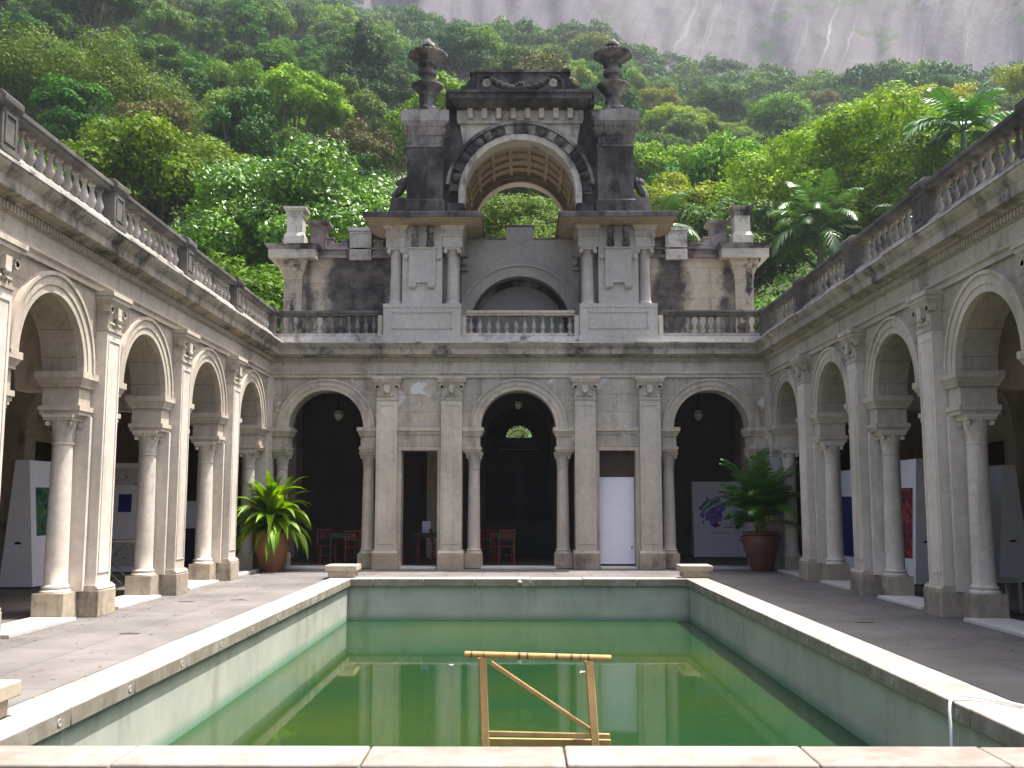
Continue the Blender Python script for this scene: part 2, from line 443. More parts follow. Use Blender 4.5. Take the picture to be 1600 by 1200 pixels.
pool = empty('swimming_pool', (0, 14, 0), 'rectangular pool with pale stone coping and grey-green walls sunk in the courtyard', 'pool')
b = MB(); b.box(-PI_X-.3, -PI_X-.06, PY0-.3, PY1+.3, -2, 0); b.build('basin_wall', M['basin'], pool)
b = MB(); b.box(PI_X+.06, PI_X+.3, PY0-.3, PY1+.3, -2, 0); b.build('basin_wall', M['basin'], pool)
b = MB(); b.box(-PI_X-.06, PI_X+.06, PY1+.06, PY1+.3, -2, 0); b.build('basin_wall', M['basin'], pool)
b = MB(); b.box(-PI_X-.06, PI_X+.06, PY0-.3, PY0-.06, -2, 0); b.build('basin_wall', M['basin'], pool)
b = MB(); b.box(-PI_X-.3, PI_X+.3, PY0-.3, PY1+.3, -2.1, -2); b.build('basin_floor', M['basin'], pool)
rr = random.Random(3)
def coping_stones(axis, a0, a1, c0, c1, lens):
    p = a0; i = 0
    while p < a1-.05:
        q = min(a1, p+lens*rr.uniform(.82, 1.18))
        if a1-q < .4: q = a1
        g = .004; dz = rr.uniform(-.003, .003)
        mb = MB()
        if axis == 'y': mb.box(c0, c1, p+g, q-g, -.125, .03+dz)
        else: mb.box(p+g, q-g, c0, c1, -.125, .03+dz)
        mb.build('coping_stone', M['copingworn'] if axis == 'x' and c0 < 10 else M['coping'], pool, bevel=.014)
        p = q
coping_stones('y', PY0+.002, PY1-.002, -PO_X, -PI_X, 1.35)
coping_stones('y', PY0+.002, PY1-.002, PI_X, PO_X, 1.1)
coping_stones('x', -PO_X, PO_X, PY1, PY1+.47, 1.0)
coping_stones('x', -PO_X, PO_X, PY0-.47, PY0, 1.35)
spm = MB().lathe(0, 0, [(.032, 0), (.032, .006), (.020, .008), (.018, .004), (.008, .004)], 12).mesh('spout', M['drain'])
for y in np.arange(7.9, 20.4, 1.37):
    for sx in (-1, 1):
        o = inst('spout', spm, pool, (sx*(PI_X+.001), float(y)+sx*.2, -.05)); o.rotation_euler = (0, -sx*PI/2, 0)
sp = MB(); sp.sphere((.02, PY1-.03, -.045), .05, 12, 8); sp.build('fountain_spout', M['drain'], pool)
wtr = MB(); wtr.add([(-PI_X-.06,PY0-.06,WAT),(PI_X+.06,PY0-.06,WAT),(PI_X+.06,PY1+.06,WAT),(-PI_X-.06,PY1+.06,WAT)], [(0,1,2,3)])
tag(wtr.build('water', M['water'], smooth=False), kind='structure')

def pedestal(x0, x1, y0, y1, lab):
    r = empty('stone_pedestal', ((x0+x1)/2, (y0+y1)/2, .03), lab, 'pedestal', 'low stone pedestals at the pool corners')
    MB().box(x0+.06, x1-.06, y0+.06, y1-.06, .034, .17).build('base', M['pedestal'], r, bevel=.01)
    MB().box(x0, x1, y0, y1, .17, .285).build('cap', M['pedestal'], r, bevel=.012)
pedestal(-4.02, -3.36, PY1+.16, PY1+.8, 'low two-tier stone pedestal on the far pool corner beside the strap-leaved potted plant')
pedestal(3.36, 4.02, PY1+.16, PY1+.8, 'low two-tier stone pedestal on the far pool corner nearest the brown-potted palm')
pedestal(-4.55, -3.70, 7.02, 7.6, 'low stone pedestal by the near left pool corner, cut off at left')

# ------------------------------------------------------------------ shared ornament meshes
def column_mesh(mat, nm):   # shaft with base torus, stands on plinth .36, to 2.42
    p = [(.205,.36),(.205,.385),(.19,.40),(.17,.415),(.185,.43),(.185,.45),(.165,.465),(.155,.48)]
    for i in range(9):
        t = i/8; p.append((.155-.022*t**1.6, .48+1.91*t))
    p += [(.150,2.395),(.150,2.415),(.134,2.42)]
    return MB().lathe(0, 0, p, 24).mesh(nm, mat)
def capital_mesh(mat, nm, r=.135, R=.20, z0=2.42, z1=2.80):
    mb = MB(); h = z1-z0
    mb.lathe(0, 0, [(r, z0), (r+.005, z0+.12*h), (r+.015, z0+.45*h), (r+.035, z0+.7*h), (R-.015, z0+.8*h)], 20)
    mb.box(-R, R, -R, R, z1-.2*h, z1-.1*h); mb.box(-R-.015, R+.015, -R-.015, R+.015, z1-.1*h, z1)
    for k in range(8):       # two rings of curled leaves
        for ring, (zz, rr_, off) in enumerate(((z0+.06*h, r+.004, 0), (z0+.30*h, r+.012, PI/8))):
            a = 2*PI*k/8+off; c, q = math.cos(a), math.sin(a)
            pts = []; w_ = .042
            for (dr, dz, ww) in ((0, 0, 1), (.012, .10, 1.05), (.030, .20, .8), (.055, .22, .5), (.058, .18, .3)):
                rad = rr_+dr*1.1; zz2 = zz+dz*h*1.6
                pts += [(rad*c - q*w_*ww*.5, rad*q + c*w_*ww*.5, zz2), (rad*c + q*w_*ww*.5, rad*q - c*w_*ww*.5, zz2)]
            mb.add(pts, [(2*i, 2*i+1, 2*i+3, 2*i+2) for i in range(4)])
    for sx in (-1, 1):       # corner volutes
        for sy in (-1, 1):
            c = Vector((sx*(R-.045), sy*(R-.045), z1-.31*h)); t = Vector((sx, -sy, 0)).normalized()
            mb.tube([c-t*.016, c+t*.016], .038, 10)
            mb.tube([c-t*.022, c+t*.022], .014, 8)
    for ax in ((1,0),(-1,0),(0,1),(0,-1)):
        mb.sphere((ax[0]*(R-.015), ax[1]*(R-.015), z1-.16*h), .032, 8, 5)
    return mb.mesh(nm, mat)
colW = column_mesh(M['column'], 'shaft'); colR = column_mesh(M['colrear'], 'shaft')
capW = capital_mesh(M['column'], 'capital'); capR = capital_mesh(M['colrear'], 'capital')
plW = MB().box(-.215,.215,-.215,.215,0,.36).mesh('plinth', M['plinth'])

BALP = [(.062,0),(.062,.05),(.045,.06),(.030,.08),(.034,.10),(.060,.17),(.066,.21),(.055,.27),(.032,.36),(.026,.41),(.034,.425),(.034,.44),(.026,.45),(.032,.47),(.052,.485),(.052,.54)]
def baluster_mesh(mat): return MB().lathe(0, 0, [(r*.98, z*.44/.54) for r, z in BALP], 12).mesh('baluster', mat)
balA = baluster_mesh(M['baluster']); balD = baluster_mesh(M['balusterdk'])
# balustrade: foot 5.66-5.72, balusters 5.72-6.16, rail 6.16-6.27
def balustrade(T, rz, root, s0, s1, n, balm, railm, post_at=(), lab=None, d=-.02, z0=5.62):
    o = MB(T)
    o.mould(s0, s1, [(d-.13, z0+.53), (d-.13, z0+.57), (d-.155, z0+.59), (d-.155, z0+.65), (d+.155, z0+.65), (d+.155, z0+.59), (d+.13, z0+.57), (d+.13, z0+.53)])
    rail = o.build('balustrade', railm, root, bevel=.006)
    if lab: rail['label'] = lab
    MB(T).mould(s0, s1, [(d-.13, z0), (d-.13, z0+.05), (d-.10, z0+.09), (d+.10, z0+.09), (d+.13, z0+.05), (d+.13, z0)]).build('foot_rail', M['baluster'], rail)
    for i in range(n):
        s = s0+(s1-s0)*(i+.5)/n
        inst('baluster', balm, rail, T(s, d, z0+.09), rz)
    return rail
def post(T, root, sc_, w=.36, mat=None, dz=0):
    mat = mat or M['rail']; z0 = 5.62+dz; d = -.02; h = w/2
    o = MB(T); o.box(sc_-h, sc_+h, d-.17, d+.17, z0, z0+.56)
    o.box(sc_-h-.03, sc_+h+.03, d-.20, d+.20, z0, z0+.07)
    o.mould(sc_-h-.04, sc_+h+.04, [(d-.17, z0+.54), (d-.215, z0+.60), (d-.215, z0+.67), (d-.16, z0+.72), (d+.16, z0+.72), (d+.215, z0+.67), (d+.215, z0+.60), (d+.17, z0+.54)])
    for zz0, zz1, a, c in ((z0+.12, z0+.15, -h+.05, h-.05), (z0+.46, z0+.49, -h+.05, h-.05)):
        o.box(sc_+a, sc_+c, d+.168, d+.185, zz0, zz1)
    for a in (-h+.05, h-.08): o.box(sc_+a, sc_+a+.03, d+.168, d+.185, z0+.15, z0+.46)
    return o.build('balustrade_post', mat, root, bevel=.006)

def entablature(T, root, s0, s1, off=0, wallm=None, brk=()):
    z = off
    o = MB(T)
    o.mould(s0, s1, [(-.5, 4.62+z), (.045, 4.62+z), (.045, 4.69+z), (.085, 4.715+z), (.085, 4.745+z), (.03, 4.76+z), (.03, 5.0+z), (-.5, 5.0+z)])
    ent = o.build('entablature', M['trim'], root)
    o = MB(T); o.mould(s0, s1, [(-.5, 5.0+z), (.05, 5.0+z), (.05, 5.115+z), (-.5, 5.115+z)])
    s = s0+.04
    while s < s1-.06:
        o.box(s, s+.046, .05, .105, 5.018+z, 5.105+z); s += .0846
    o.build('dentil_course', M['trim'], ent)
    o = MB(T)
    o.mould(s0, s1, [(-.5, 5.115+z), (.12, 5.115+z), (.15, 5.15+z), (.28, 5.165+z), (.28, 5.29+z), (.30, 5.31+z), (.35, 5.36+z), (.375, 5.40+z), (.375, 5.42+z), (-.5, 5.42+z)])
    o.build('cornice', M['cornice'], ent)
    o = MB(T); rg = random.Random(int(s0*10)+5)
    s = s0
    while s < s1-.01:         # gutter slabs of uneven length and edge
        q = min(s1, s+rg.uniform(.6, 1.3)); e = rg.uniform(-.018, .016)
        o.box(s+.003, q-.003, .06, .395+e, 5.42+z, 5.455+z+rg.uniform(-.008, .006)); s = q
    o.build('gutter', M['gutter'], ent)
    return ent

def archivolt(T, root, c, mat, R=R_, z=SP):
    o = MB(T)
    o.ring(c, z, R-.004, R+.10, -.05, .045)
    o.ring(c, z, R+.10, R+.225, -.05, .06)
    o.ring(c, z, R+.225, R+.275, -.05, .085)
    return o.build('archivolt', mat, root)

def pilaster(T, root, sc_, mat, matc, w=.5, proj=.16, z1=4.62):
    h = w/2
    o = MB(T); o.box(sc_-h, sc_+h, -.54, proj, .44, 4.06)
    # framed raised edges on the shaft
    for a, c in ((-h+.05, -h+.075), (h-.075, h-.05)): o.box(sc_+a, sc_+c, proj-.002, proj+.012, .62, 3.92)
    o.box(sc_-h+.05, sc_+h-.05, proj-.002, proj+.012, 3.92, 3.945); o.box(sc_-h+.05, sc_+h-.05, proj-.002, proj+.012, .60, .62)
    p = o.build('pilaster', mat, root)
    o = MB(T)
    o.box(sc_-h-.06, sc_+h+.06, -.56, proj+.07, .0, .36)
    o.build('plinth', M['plinth'], p, bevel=.008)
    o = MB(T)
    o.mould(sc_-h-.055, sc_+h+.055, [(-.55, .362), (proj+.055, .362), (proj+.06, .385), (proj+.045, .41), (proj+.02, .425), (proj+.018, .44), (-.55, .44)])
    o.build('base', matc, p)
    o = MB(T)                          # capital: necking, bell, brackets, abacus
    o.box(sc_-h-.02, sc_+h+.02, -.54, proj+.02, 4.06, 4.10)
    o.box(sc_-h+.004, sc_+h-.004, -.54, proj-.004, 4.10, 4.36)
    o.frustum(sc_-h, sc_+h, -.5, proj+.0, 4.36, sc_-h-.07, sc_+h+.07, -.5, proj+.075, 4.50)
    o.box(sc_-h-.09, sc_+h+.09, -.5, proj+.09, 4.50, 4.56); o.box(sc_-h-.11, sc_+h+.11, -.5, proj+.11, 4.56, 4.625)
    o.box(sc_-.07, sc_+.07, proj, proj+.07, 4.26, 4.42)
    o.sphere((sc_, proj+.05, 4.24), .05, 10, 6)
    for q in (-1, 1):
        o.box(sc_+q*h-.05, sc_+q*h+.05, proj-.06, proj+.05, 4.34, 4.44)
        o.tube([(sc_+q*(h-.02), proj-.02, 4.36), (sc_+q*(h-.02), proj+.05, 4.36)], .05, 10)
    for k in range(5): o.sphere((sc_-.16+.08*k, proj+.01, 4.17), .028, 7, 5)
    o.build('capital', matc, p)
    return p

def impost(T, root, a0, a1, mat):
    """block between column capital and arch springing; a0..a1 along s"""
    o = MB(T)
    o.box(a0+.02, a1-.02, -.53, -.02, 2.93, 3.19)
    o.box(a0, a1, -.55, -.0, 2.80, 2.86); o.box(a0-.02, a1+.02, -.57, .02, 2.86, 2.93)
    o.box(a0-.015, a1+.015, -.565, .015, 3.19, 3.23)
    o.frustum(a0-.02, a1+.02, -.57, .02, 3.23, a0-.06, a1+.06, -.61, .06, 3.31)
    o.box(a0-.07, a1+.07, -.62, .07, 3.31, 3.40)
    return o.build('impost', mat, root)

def colset(T, root, s, cm, km):
    c = inst('column', cm, root, T(s, -.275, 0))
    inst('capital', km, c, (0, 0, 0)); c.children[-1].location = (0, 0, 0)
    q = inst('plinth', plW, c, (0, 0, 0)); q.location = (0, 0, 0)
    for ch in c.children: ch.location = (0, 0, 0)
    return c

# ------------------------------------------------------------------ wings
ACS = [22.48-3.225*i for i in range(6)]
PCS = [a-1.6125 for a in ACS]
def wing(T, side, lab):
    root = empty('arcade_wing', (side*WX, 14, 0), lab, 'arcade', 'arcaded wings along the court')
    s0, s1 = PCS[-1]-.5, FY
    MB(T).archwall(s0, FY+.03, SP, 4.62, ACS, R_, -.55, 0).build('wall', M['wing'], root)
    for c in ACS: archivolt(T, root, c, M['trim'])
    for p in PCS:
        pilaster(T, root, p, M['column'], M['trim'])
        for q in (-1, 1):
            colset(T, root, p+q*.53, colW, capW)
            lo_, hi = (p+.285, p+.695) if q > 0 else (p-.695, p-.285)
            impost(T, root, lo_+(0 if q > 0 else .0), hi, M['trim'])
        MB(T).box(p-.36, p-.29, -.50, .02, .36, 2.8).box(p+.29, p+.36, -.50, .02, .36, 2.8).build('pier_return', M['column'], root)
    # corner half pier
    colset(T, root, ACS[0]+R_+.17, colW, capW)
    impost(T, root, ACS[0]+R_+.0, FY-.02, M['trim'])
    MB(T).box(FY-.22, FY-.02, -.55, .03, .0, 4.62).build('corner_pier', M['column'], root)
    # sills
    for a in ACS:
        MB(T).box(a-R_+.02, a+R_-.02, -.5, .12, .0, .05).build('door_sill', M['sill'], root, bevel=.006)
    entablature(T, root, s0, FY, .003)
    MB(T).box(s0, FY, -5.2, -.35, 5.0, 5.45).build('roof', M['niche'], root)
    # blocking course under the balustrade
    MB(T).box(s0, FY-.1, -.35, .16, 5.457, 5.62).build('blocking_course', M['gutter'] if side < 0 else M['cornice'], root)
    for i, p in enumerate(PCS[:5]):
        post(T, root, p)
        hi = PCS[i-1]-.2 if i else FY-.28
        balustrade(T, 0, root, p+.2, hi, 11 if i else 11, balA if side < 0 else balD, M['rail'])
    post(T, root, FY-.13, .26)
    # gallery inside: inner wall, ceiling, transverse arches, pilasters, doors
    MB(T).box(s0, 29.6, -5.1, -4.8, 0, 5.0).build('inner_wall', M['interior'], root)
    MB(T).box(s0, FY+.5, -4.8, -.55, 4.80, 4.90).build('ceiling', M['interior'], root)
    TR = (lambda s, d, z: T(PCSV[0]+d, s, z))
    for p in PCS:
        TT = (lambda p_: (lambda s, d, z: T(p_+d, s, z)))(p)
        MB(TT).archwall(-4.8, -.55, 3.2, 4.80, [-2.67], 1.5, -.18, .18, 20).build('transverse_arch', M['interior'], root)
        o = MB(T); o.box(p-.24, p+.24, -4.82, -4.17, 0, 2.95); o.box(p-.29, p+.29, -4.82, -4.12, 0, .3)
        o.box(p-.28, p+.28, -4.82, -4.13, 2.95, 3.0); o.box(p-.31, p+.31, -4.82, -4.10, 3.1, 3.2); o.box(p-.25, p+.25, -4.82, -4.16, 3.0, 3.1)
        o.build('inner_pier', M['interior'], root)
    for a in ACS:
        o = MB(T); o.box(a-.62, a+.62, -4.80, -4.76, .0, 2.95)
        d_ = o.build('door', M['brownwood'], root)
        o = MB(T); o.box(a-.78, a-.62, -4.8, -4.70, 0, 3.1); o.box(a+.62, a+.78, -4.8, -4.70, 0, 3.1); o.box(a-.78, a+.78, -4.8, -4.68, 2.95, 3.12)
        o.build('door_frame', M['interior'], d_)
        o = MB(T); o.box(a-1.3, a+1.3, -4.82, -4.74, 3.1, 3.2); o.build('string_course', M['interior'], root)
    return root
PCSV = PCS
wing(TLEFT, -1, 'sunlit arcaded wing with balustrade running along the left side of the pool')
wing(TRIGHT, 1, 'shaded arcaded wing with dark balustrade running along the right side of the pool')

# ------------------------------------------------------------------ rear facade
T = TREAR
rf = empty('entrance_facade', (0, FY, 0), 'grey stucco end facade with three arches and two narrow doorways beyond the pool', 'facade')
RC = [-4.69, 0, 4.69]
MB(T).archwall(-WX-.03, WX+.03, SP, 4.62, RC, R_, -.55, 0).build('wall', M['facade'], rf)
for c in RC: archivolt(T, rf, c, M['trim'])
for q in (-1, 1):
    MB(T).box(min(q*1.3, q*3.5), max(q*1.3, q*3.5), -.52, -.003, 2.84, SP).build('lintel_panel', M['facade'], rf)
    o = MB(T)
    o.box(min(q*1.88, q*2.93), max(q*1.88, q*2.93), -.02, .06, 3.31, 3.40); o.box(min(q*1.88, q*2.93), max(q*1.88, q*2.93), -.02, .02, 3.23, 3.31)
    o.box(min(q*1.88, q*2.93), max(q*1.88, q*2.93), -.02, .045, 2.84, 2.92)
    o.box(min(q*1.87, q*1.96), max(q*1.87, q*1.96), -.5, .03, 0, 2.84); o.box(min(q*2.84, q*2.94), max(q*2.84, q*2.94), -.5, .03, 0, 2.84)
    o.build('doorway_frame', M['trim'], rf)
    for p in (1.62, 3.19): pilaster(T, rf, q*p, M['colrear'], M['trim'])
    for p, lo_, hi in ((1.085, .915, 1.35), (3.67, 3.45, 3.86), (5.8, 5.605, 6.02)):
        colset(T, rf, q*p, colR, capR)
        a, c_ = sorted((q*lo_, q*hi)); impost(T, rf, a, c_, M['trim'])
    MB(T).box(min(q*6.0, q*6.14), max(q*6.0, q*6.14), -.55, .06, 0, 4.62).build('corner_pier', M['colrear'], rf)
for a0, a1 in ((-5.6, -3.78), (-2.84, -1.96), (-.9, .9), (1.96, 2.84), (3.78, 5.6)):
    MB(T).box(a0, a1, -.5, .13, 0, .05).build('door_sill', M['sill'], rf, bevel=.006)
entablature(T, rf, -WX, WX)
MB(T).box(-WX, WX, -5.2, -.35, 5.0, 5.45).build('roof', M['niche'], rf)
MB(T).box(-WX+.12, WX-.12, -.3, .17, 5.457, 5.62).build('blocking_course', M['gutter'], rf)
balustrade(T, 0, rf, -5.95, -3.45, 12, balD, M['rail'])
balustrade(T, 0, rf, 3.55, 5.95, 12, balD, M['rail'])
balustrade(T, 0, rf, -1.28, 1.38, 12, balA, M['trim'], lab='pale central balustrade')
for a, c_ in ((-1.40, -1.28), (1.38, 1.50), (-3.45, -3.34), (3.44, 3.55)):
    MB(T).box(a, c_, -.16, .12, 5.62, 6.15).build('balustrade_post', M['trim'], rf)
# portico behind
BW = 29.4
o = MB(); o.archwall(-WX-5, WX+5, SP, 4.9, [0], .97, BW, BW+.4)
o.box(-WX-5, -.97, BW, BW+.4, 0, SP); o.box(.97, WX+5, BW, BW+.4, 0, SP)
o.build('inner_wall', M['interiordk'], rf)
MB().box(-WX, WX, FY+.55, BW, 4.8, 4.9).build('ceiling', M['interior'], rf)
MB().box(-WX-4.8, -WX-.55, FY+.5, BW, 4.8, 4.9).box(WX+.55, WX+4.8, FY+.5, BW, 4.8, 4.9).build('ceiling', M['interior'], rf)
MB().box(-WX-5, WX+5, FY+.55, BW+6, 5.003, 5.44).build('roof', M['niche'], rf)
for x in (-6.6, 6.6, -2.4, 2.4):
    TT = (lambda x_: (lambda s, d, z: (x_+d, s, z)))(x)
    MB(TT).archwall(FY+.55, BW, 3.2, 4.8, [FY+2.9], 1.6, -.2, .2, 20).build('transverse_arch', M['interior'], rf)
    MB().box(x-.22, x+.22, BW-.8, BW, 0, 3.2).build('inner_pier', M['interior'], rf)
# room beyond the gate
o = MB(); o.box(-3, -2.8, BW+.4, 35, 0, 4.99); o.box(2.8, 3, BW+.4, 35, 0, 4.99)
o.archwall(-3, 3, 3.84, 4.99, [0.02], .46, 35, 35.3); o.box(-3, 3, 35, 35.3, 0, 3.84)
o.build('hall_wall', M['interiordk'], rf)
# iron gate
g = MB()
gy = BW+.1
for i in range(27):
    x = -.93+i*.0715
    g.box(x-.009, x+.009, gy, gy+.02, .05, 3.35)
for z in (.08, .9, 1.6, 2.6, 3.3): g.box(-.96, .96, gy-.01, gy+.03, z, z+.05)
g.box(-.96, -.90, gy-.02, gy+.04, .02, 3.4); g.box(.90, .96, gy-.02, gy+.04, .02, 3.4); g.box(-.05, .05, gy-.02, gy+.04, .02, 3.3)
for k in range(10):
    for j in range(2): g.ring(-.78+k*.1733, 1.9+j*.45, .055, .07, gy, gy+.02, 12, 0, 2*PI)
gt = g.build('iron_gate', M['iron'], rf)
MB().box(-.9, .9, gy+.045, gy+.05, .05, 1.0).build('gate_backing', M['iron'], gt)
g = MB()
for k in range(1, 12):
    a = PI*k/12; g.bar((.12*math.cos(a), gy, SP+.12*math.sin(a)), (.95*math.cos(a), gy, SP+.95*math.sin(a)), .014, .014)
for r in (.12, .30, .45, .62, .78, .95): g.ring(0, SP, r-.011, r+.011, gy-.01, gy+.01, 30)
for k in range(12):
    a = PI*(k+.5)/12; g.ring(.53*math.cos(a), SP+.53*math.sin(a), .055, .068, gy-.008, gy+.008, 12, 0, 2*PI)
g.box(-.96, .96, gy-.03, gy+.04, SP-.1, SP)
g.build('fanlight_grille', M['iron'], gt)
MB().box(-.6, .6, gy-.05, gy-.03, 3.13, 3.15).build('gate_bar', M['greymetal'], gt)
# white door in the right narrow doorway, brown board above
d_ = MB(T).box(1.975, 2.83, -.40, -.36, .10, 2.2).build('door', M['doorwhite'], rf); d_['label'] = 'white flush door'
o = MB(T); o.box(2.03, 2.78, -.362, -.352, .18, 1.02); o.box(2.03, 2.78, -.362, -.352, 1.08, 1.92); o.build('door_panel', M['doorwhite'], d_)
MB(T).sphere((2.765, -.33, .50), .028).build('door_knob', M['yellowwood'], d_)
MB(T).box(1.96, 2.84, -.42, -.38, 2.2, 2.84).build('transom_board', M['brownwood'], rf)
MB(T).box(1.96, 2.84, -.42, -.38, .05, .1).build('kick_board', M['brownwood'], rf)

# ------------------------------------------------------------------ belvedere tower
CX = .05
tw = empty('belvedere_tower', (CX, FY, 5.45), 'blackened belvedere with tall arch, two piers and tiered urns over the end facade', 'tower')
W = lambda s, y, z: (s, y, z)
YF = 24.0
def leg(q):
    X = lambda a, b_: tuple(sorted((CX+q*a, CX+q*b_)))
    # pedestal
    a, b_ = X(1.46, 3.36)
    o = MB(); o.box(a, b_, YF, 27.6, 5.62, 6.43)
    o.box(a-.03, b_+.03, YF-.04, 27.6, 5.46, 5.64) ; o.box(a-.008, b_+.008, YF-.01, 27.6, 6.33, 6.425)
    for zz in (5.80, 6.20): o.box(a+.22, b_-.22, YF-.014, YF+.01, zz, zz+.025)
    for xx in (a+.22, b_-.245): o.box(xx, xx+.025, YF-.014, YF+.01, 5.8, 6.225)
    lg = o.build('pedestal', M['legs'], tw)
    a, b_ = X(1.93, 2.91)
    o = MB(); o.box(a, b_, YF+.05, 27.5, 6.43, 8.44)
    a2, b2 = X(1.55, 3.25); o.box(a2, b2, YF+.48, 27.4, 6.43, 8.40)
    core = o.build('pier', M['legs'], tw)
    # tablet with drops and balls
    m_ = (a+b_)/2
    o = MB(); o.box(m_-.33, m_+.33, YF-.01, YF+.06, 6.95, 7.80); o.box(m_-.33, m_-.14, YF-.01, YF+.06, 6.86, 6.95); o.box(m_+.14, m_+.33, YF-.01, YF+.06, 6.86, 6.95)
    o.box(m_-.35, m_+.35, YF-.04, YF+.06, 7.80, 7.84)
    for sgn in (-1, 1):
        for k in range(4): o.box(m_+sgn*.235-.075+.04*k, m_+sgn*.235-.05+.04*k, YF-.005, YF+.05, 6.81, 6.86)
    o.build('tablet', M['legs'], core)
    o = MB(); o.sphere((m_-.41, YF+.02, 7.60), .07, 12, 8); o.sphere((m_+.41, YF+.02, 7.60), .07, 12, 8); o.build('ball_ornament', M['legs'], core)
    for sgn in (-1, 1):     # paired brackets under the roof slab
        o = MB(); x = m_+sgn*.19
        o.box(x-.09, x+.09, YF-.02, YF+.08, 7.88, 8.02)
        o.box(x-.07, x+.07, YF-.04, YF+.08, 8.02, 8.30)
        o.sphere((x, YF-.06, 8.26), .10, 10, 7, 1, 1, 1.1); o.sphere((x, YF-.05, 8.10), .075, 10, 6)
        for k in range(4): o.box(x-.075+.04*k, x-.055+.04*k, YF-.05, YF+.02, 7.86, 7.98)
        o.build('bracket', M['mouldmid'], core)
    for cx_ in (1.68, 3.08):
        x = CX+q*cx_
        o = MB(); p = [(.19, 6.43), (.19, 6.47), (.165, 6.49), (.155, 6.53)]
        for i in range(7): t = i/6; p.append((.152-.022*t, 6.53+1.10*t))
        p += [(.145, 7.64), (.145, 7.66), (.13, 7.665)]
        o.lathe(x, YF+.24, p, 20); c_ = o.build('column', M['legs'], tw)
        o = MB(); o.lathe(x, YF+.24, [(.13, 7.66), (.14, 7.74), (.17, 7.80)], 16); o.box(x-.2, x+.2, YF+.04, YF+.44, 7.80, 7.86)
        for sx in (-1, 1):
            o.tube([(x+sx*.17, YF+.03, 7.76), (x+sx*.17, YF+.45, 7.76)], .055, 10)
        o.build('capital', M['legs'], c_)
        o = MB(); a3, b3 = x-.24, x+.24
        o.box(a3, b3, YF+.02, 27.4, 7.86, 8.12); o.box(a3-.025, b3+.025, YF-.01, 27.4, 8.12, 8.17); o.box(a3-.01, b3+.01, YF+.01, 27.4, 8.17, 8.28)
        for k in range(6): o.box(a3+.01+.08*k, a3+.055+.08*k, YF-.03, YF+.02, 8.29, 8.35)
        o.frustum(a3-.02, b3+.02, YF-.01, 27.4, 8.28, a3-.10, b3+.10, YF-.1, 27.4, 8.42)
        o.build('entablature_block', M['towerpale'], tw)
    # roof slab with sloping ochre soffit
    a, b_ = X(.95, 3.80)
    o = MB(); o.frustum(a+.22, b_-.30, YF-.05, 27.6, 8.38, a, b_, YF-.5, 28.0, 8.47); o.build('soffit', M['ochre'], tw)
    o = MB(); o.box(a-.02, b_+.02, YF-.53, 28.03, 8.47, 8.60); o.build('roof_slab', M['mould'], tw, bevel=.01)
    # upper pier
    a, b_ = X(1.93, 2.83)
    o = MB(); o.box(a-.05, b_+.05, YF-.03, 24.95, 8.60, 9.03); o.frustum(a-.05, b_+.05, YF-.03, 24.95, 9.03, a, b_, YF+.02, 24.9, 9.08)
    o.box(a, b_, YF+.02, 24.9, 9.08, 10.42)
    for xx in (a+.08, b_-.10): o.box(xx, xx+.02, YF+.008, YF+.03, 9.2, 10.3)
    up = o.build('upper_pier', M['mould'], tw)
    o = MB()
    o.box(a-.02, b_+.02, YF-.0, 24.92, 10.42, 10.47); o.box(a+.01, b_-.01, YF+.01, 24.9, 10.47, 10.70)
    for k in range(12): xx = a+.03+k*(b_-a-.06)/11.5; o.box(xx, xx+.035, YF-.02, YF+.02, 10.49, 10.68)
    o.frustum(a-.02, b_+.02, YF-.02, 24.92, 10.70, a-.10, b_+.10, YF-.1, 25.0, 10.82)
    for k in range(9): xx = a-.06+k*(b_-a+.12)/8.5; o.box(xx, xx+.06, YF-.09, YF-.0, 10.82, 10.90)
    o.box(a-.07, b_+.07, YF-.06, 24.97, 10.82, 10.92)
    o.frustum(a-.08, b_+.08, YF-.08, 25.0, 10.92, a-.14, b_+.14, YF-.14, 25.03, 11.04)
    o.box(a-.15, b_+.15, YF-.15, 25.04, 11.04, 11.32)
    o.build('pier_capital', M['mouldmid'], up)
    # urn
    ux = (a+b_)/2; uy = YF+.45
    o = MB(); o.box(ux-.36, ux+.36, uy-.36, uy+.36, 11.32, 11.44); o.box(ux-.30, ux+.30, uy-.30, uy+.30, 11.44, 11.50)
    for k in range(8):
        an = 2*PI*k/8; o.sphere((ux+.24*math.cos(an), uy+.24*math.sin(an), 11.52), .11, 8, 5, 1, 1, .6)
    o.lathe(ux, uy, [(.28,11.5),(.24,11.56),(.19,11.62),(.17,11.85),(.22,11.90),(.22,11.94),(.26,12.0),(.36,12.12),(.41,12.16),(.41,12.20),(.30,12.24),(.17,12.27),(.155,12.42),(.24,12.47),(.25,12.55),(.18,12.60),(.16,12.68),(.20,12.74),(.24,12.76),(.24,12.81),(.34,12.86),(.49,12.98),(.50,13.03),(.36,13.09),(.18,13.12),(.17,13.22),(.19,13.24),(.17,13.32),(.08,13.40),(.06,13.42),(.045,13.47),(.0,13.49)], 28)
    for k in range(28):
        an = 2*PI*k/28; o.sphere((ux+.48*math.cos(an), uy+.48*math.sin(an), 13.0), .04, 6, 4)
    for k in range(16):
        an = 2*PI*k/16; o.box(ux+.225*math.cos(an)-.02, ux+.225*math.cos(an)+.02, uy+.225*math.sin(an)-.02, uy+.225*math.sin(an)+.02, 12.70, 12.80)
        o.tube([(ux+.18*math.cos(an), uy+.18*math.sin(an), 11.62), (ux+.18*math.cos(an), uy+.18*math.sin(an), 11.85)], .02, 6)
    o.build('urn', M['mouldmid'], tw)
    # outer step block with seated scroll ornament
    a, b_ = X(2.83, 3.32)
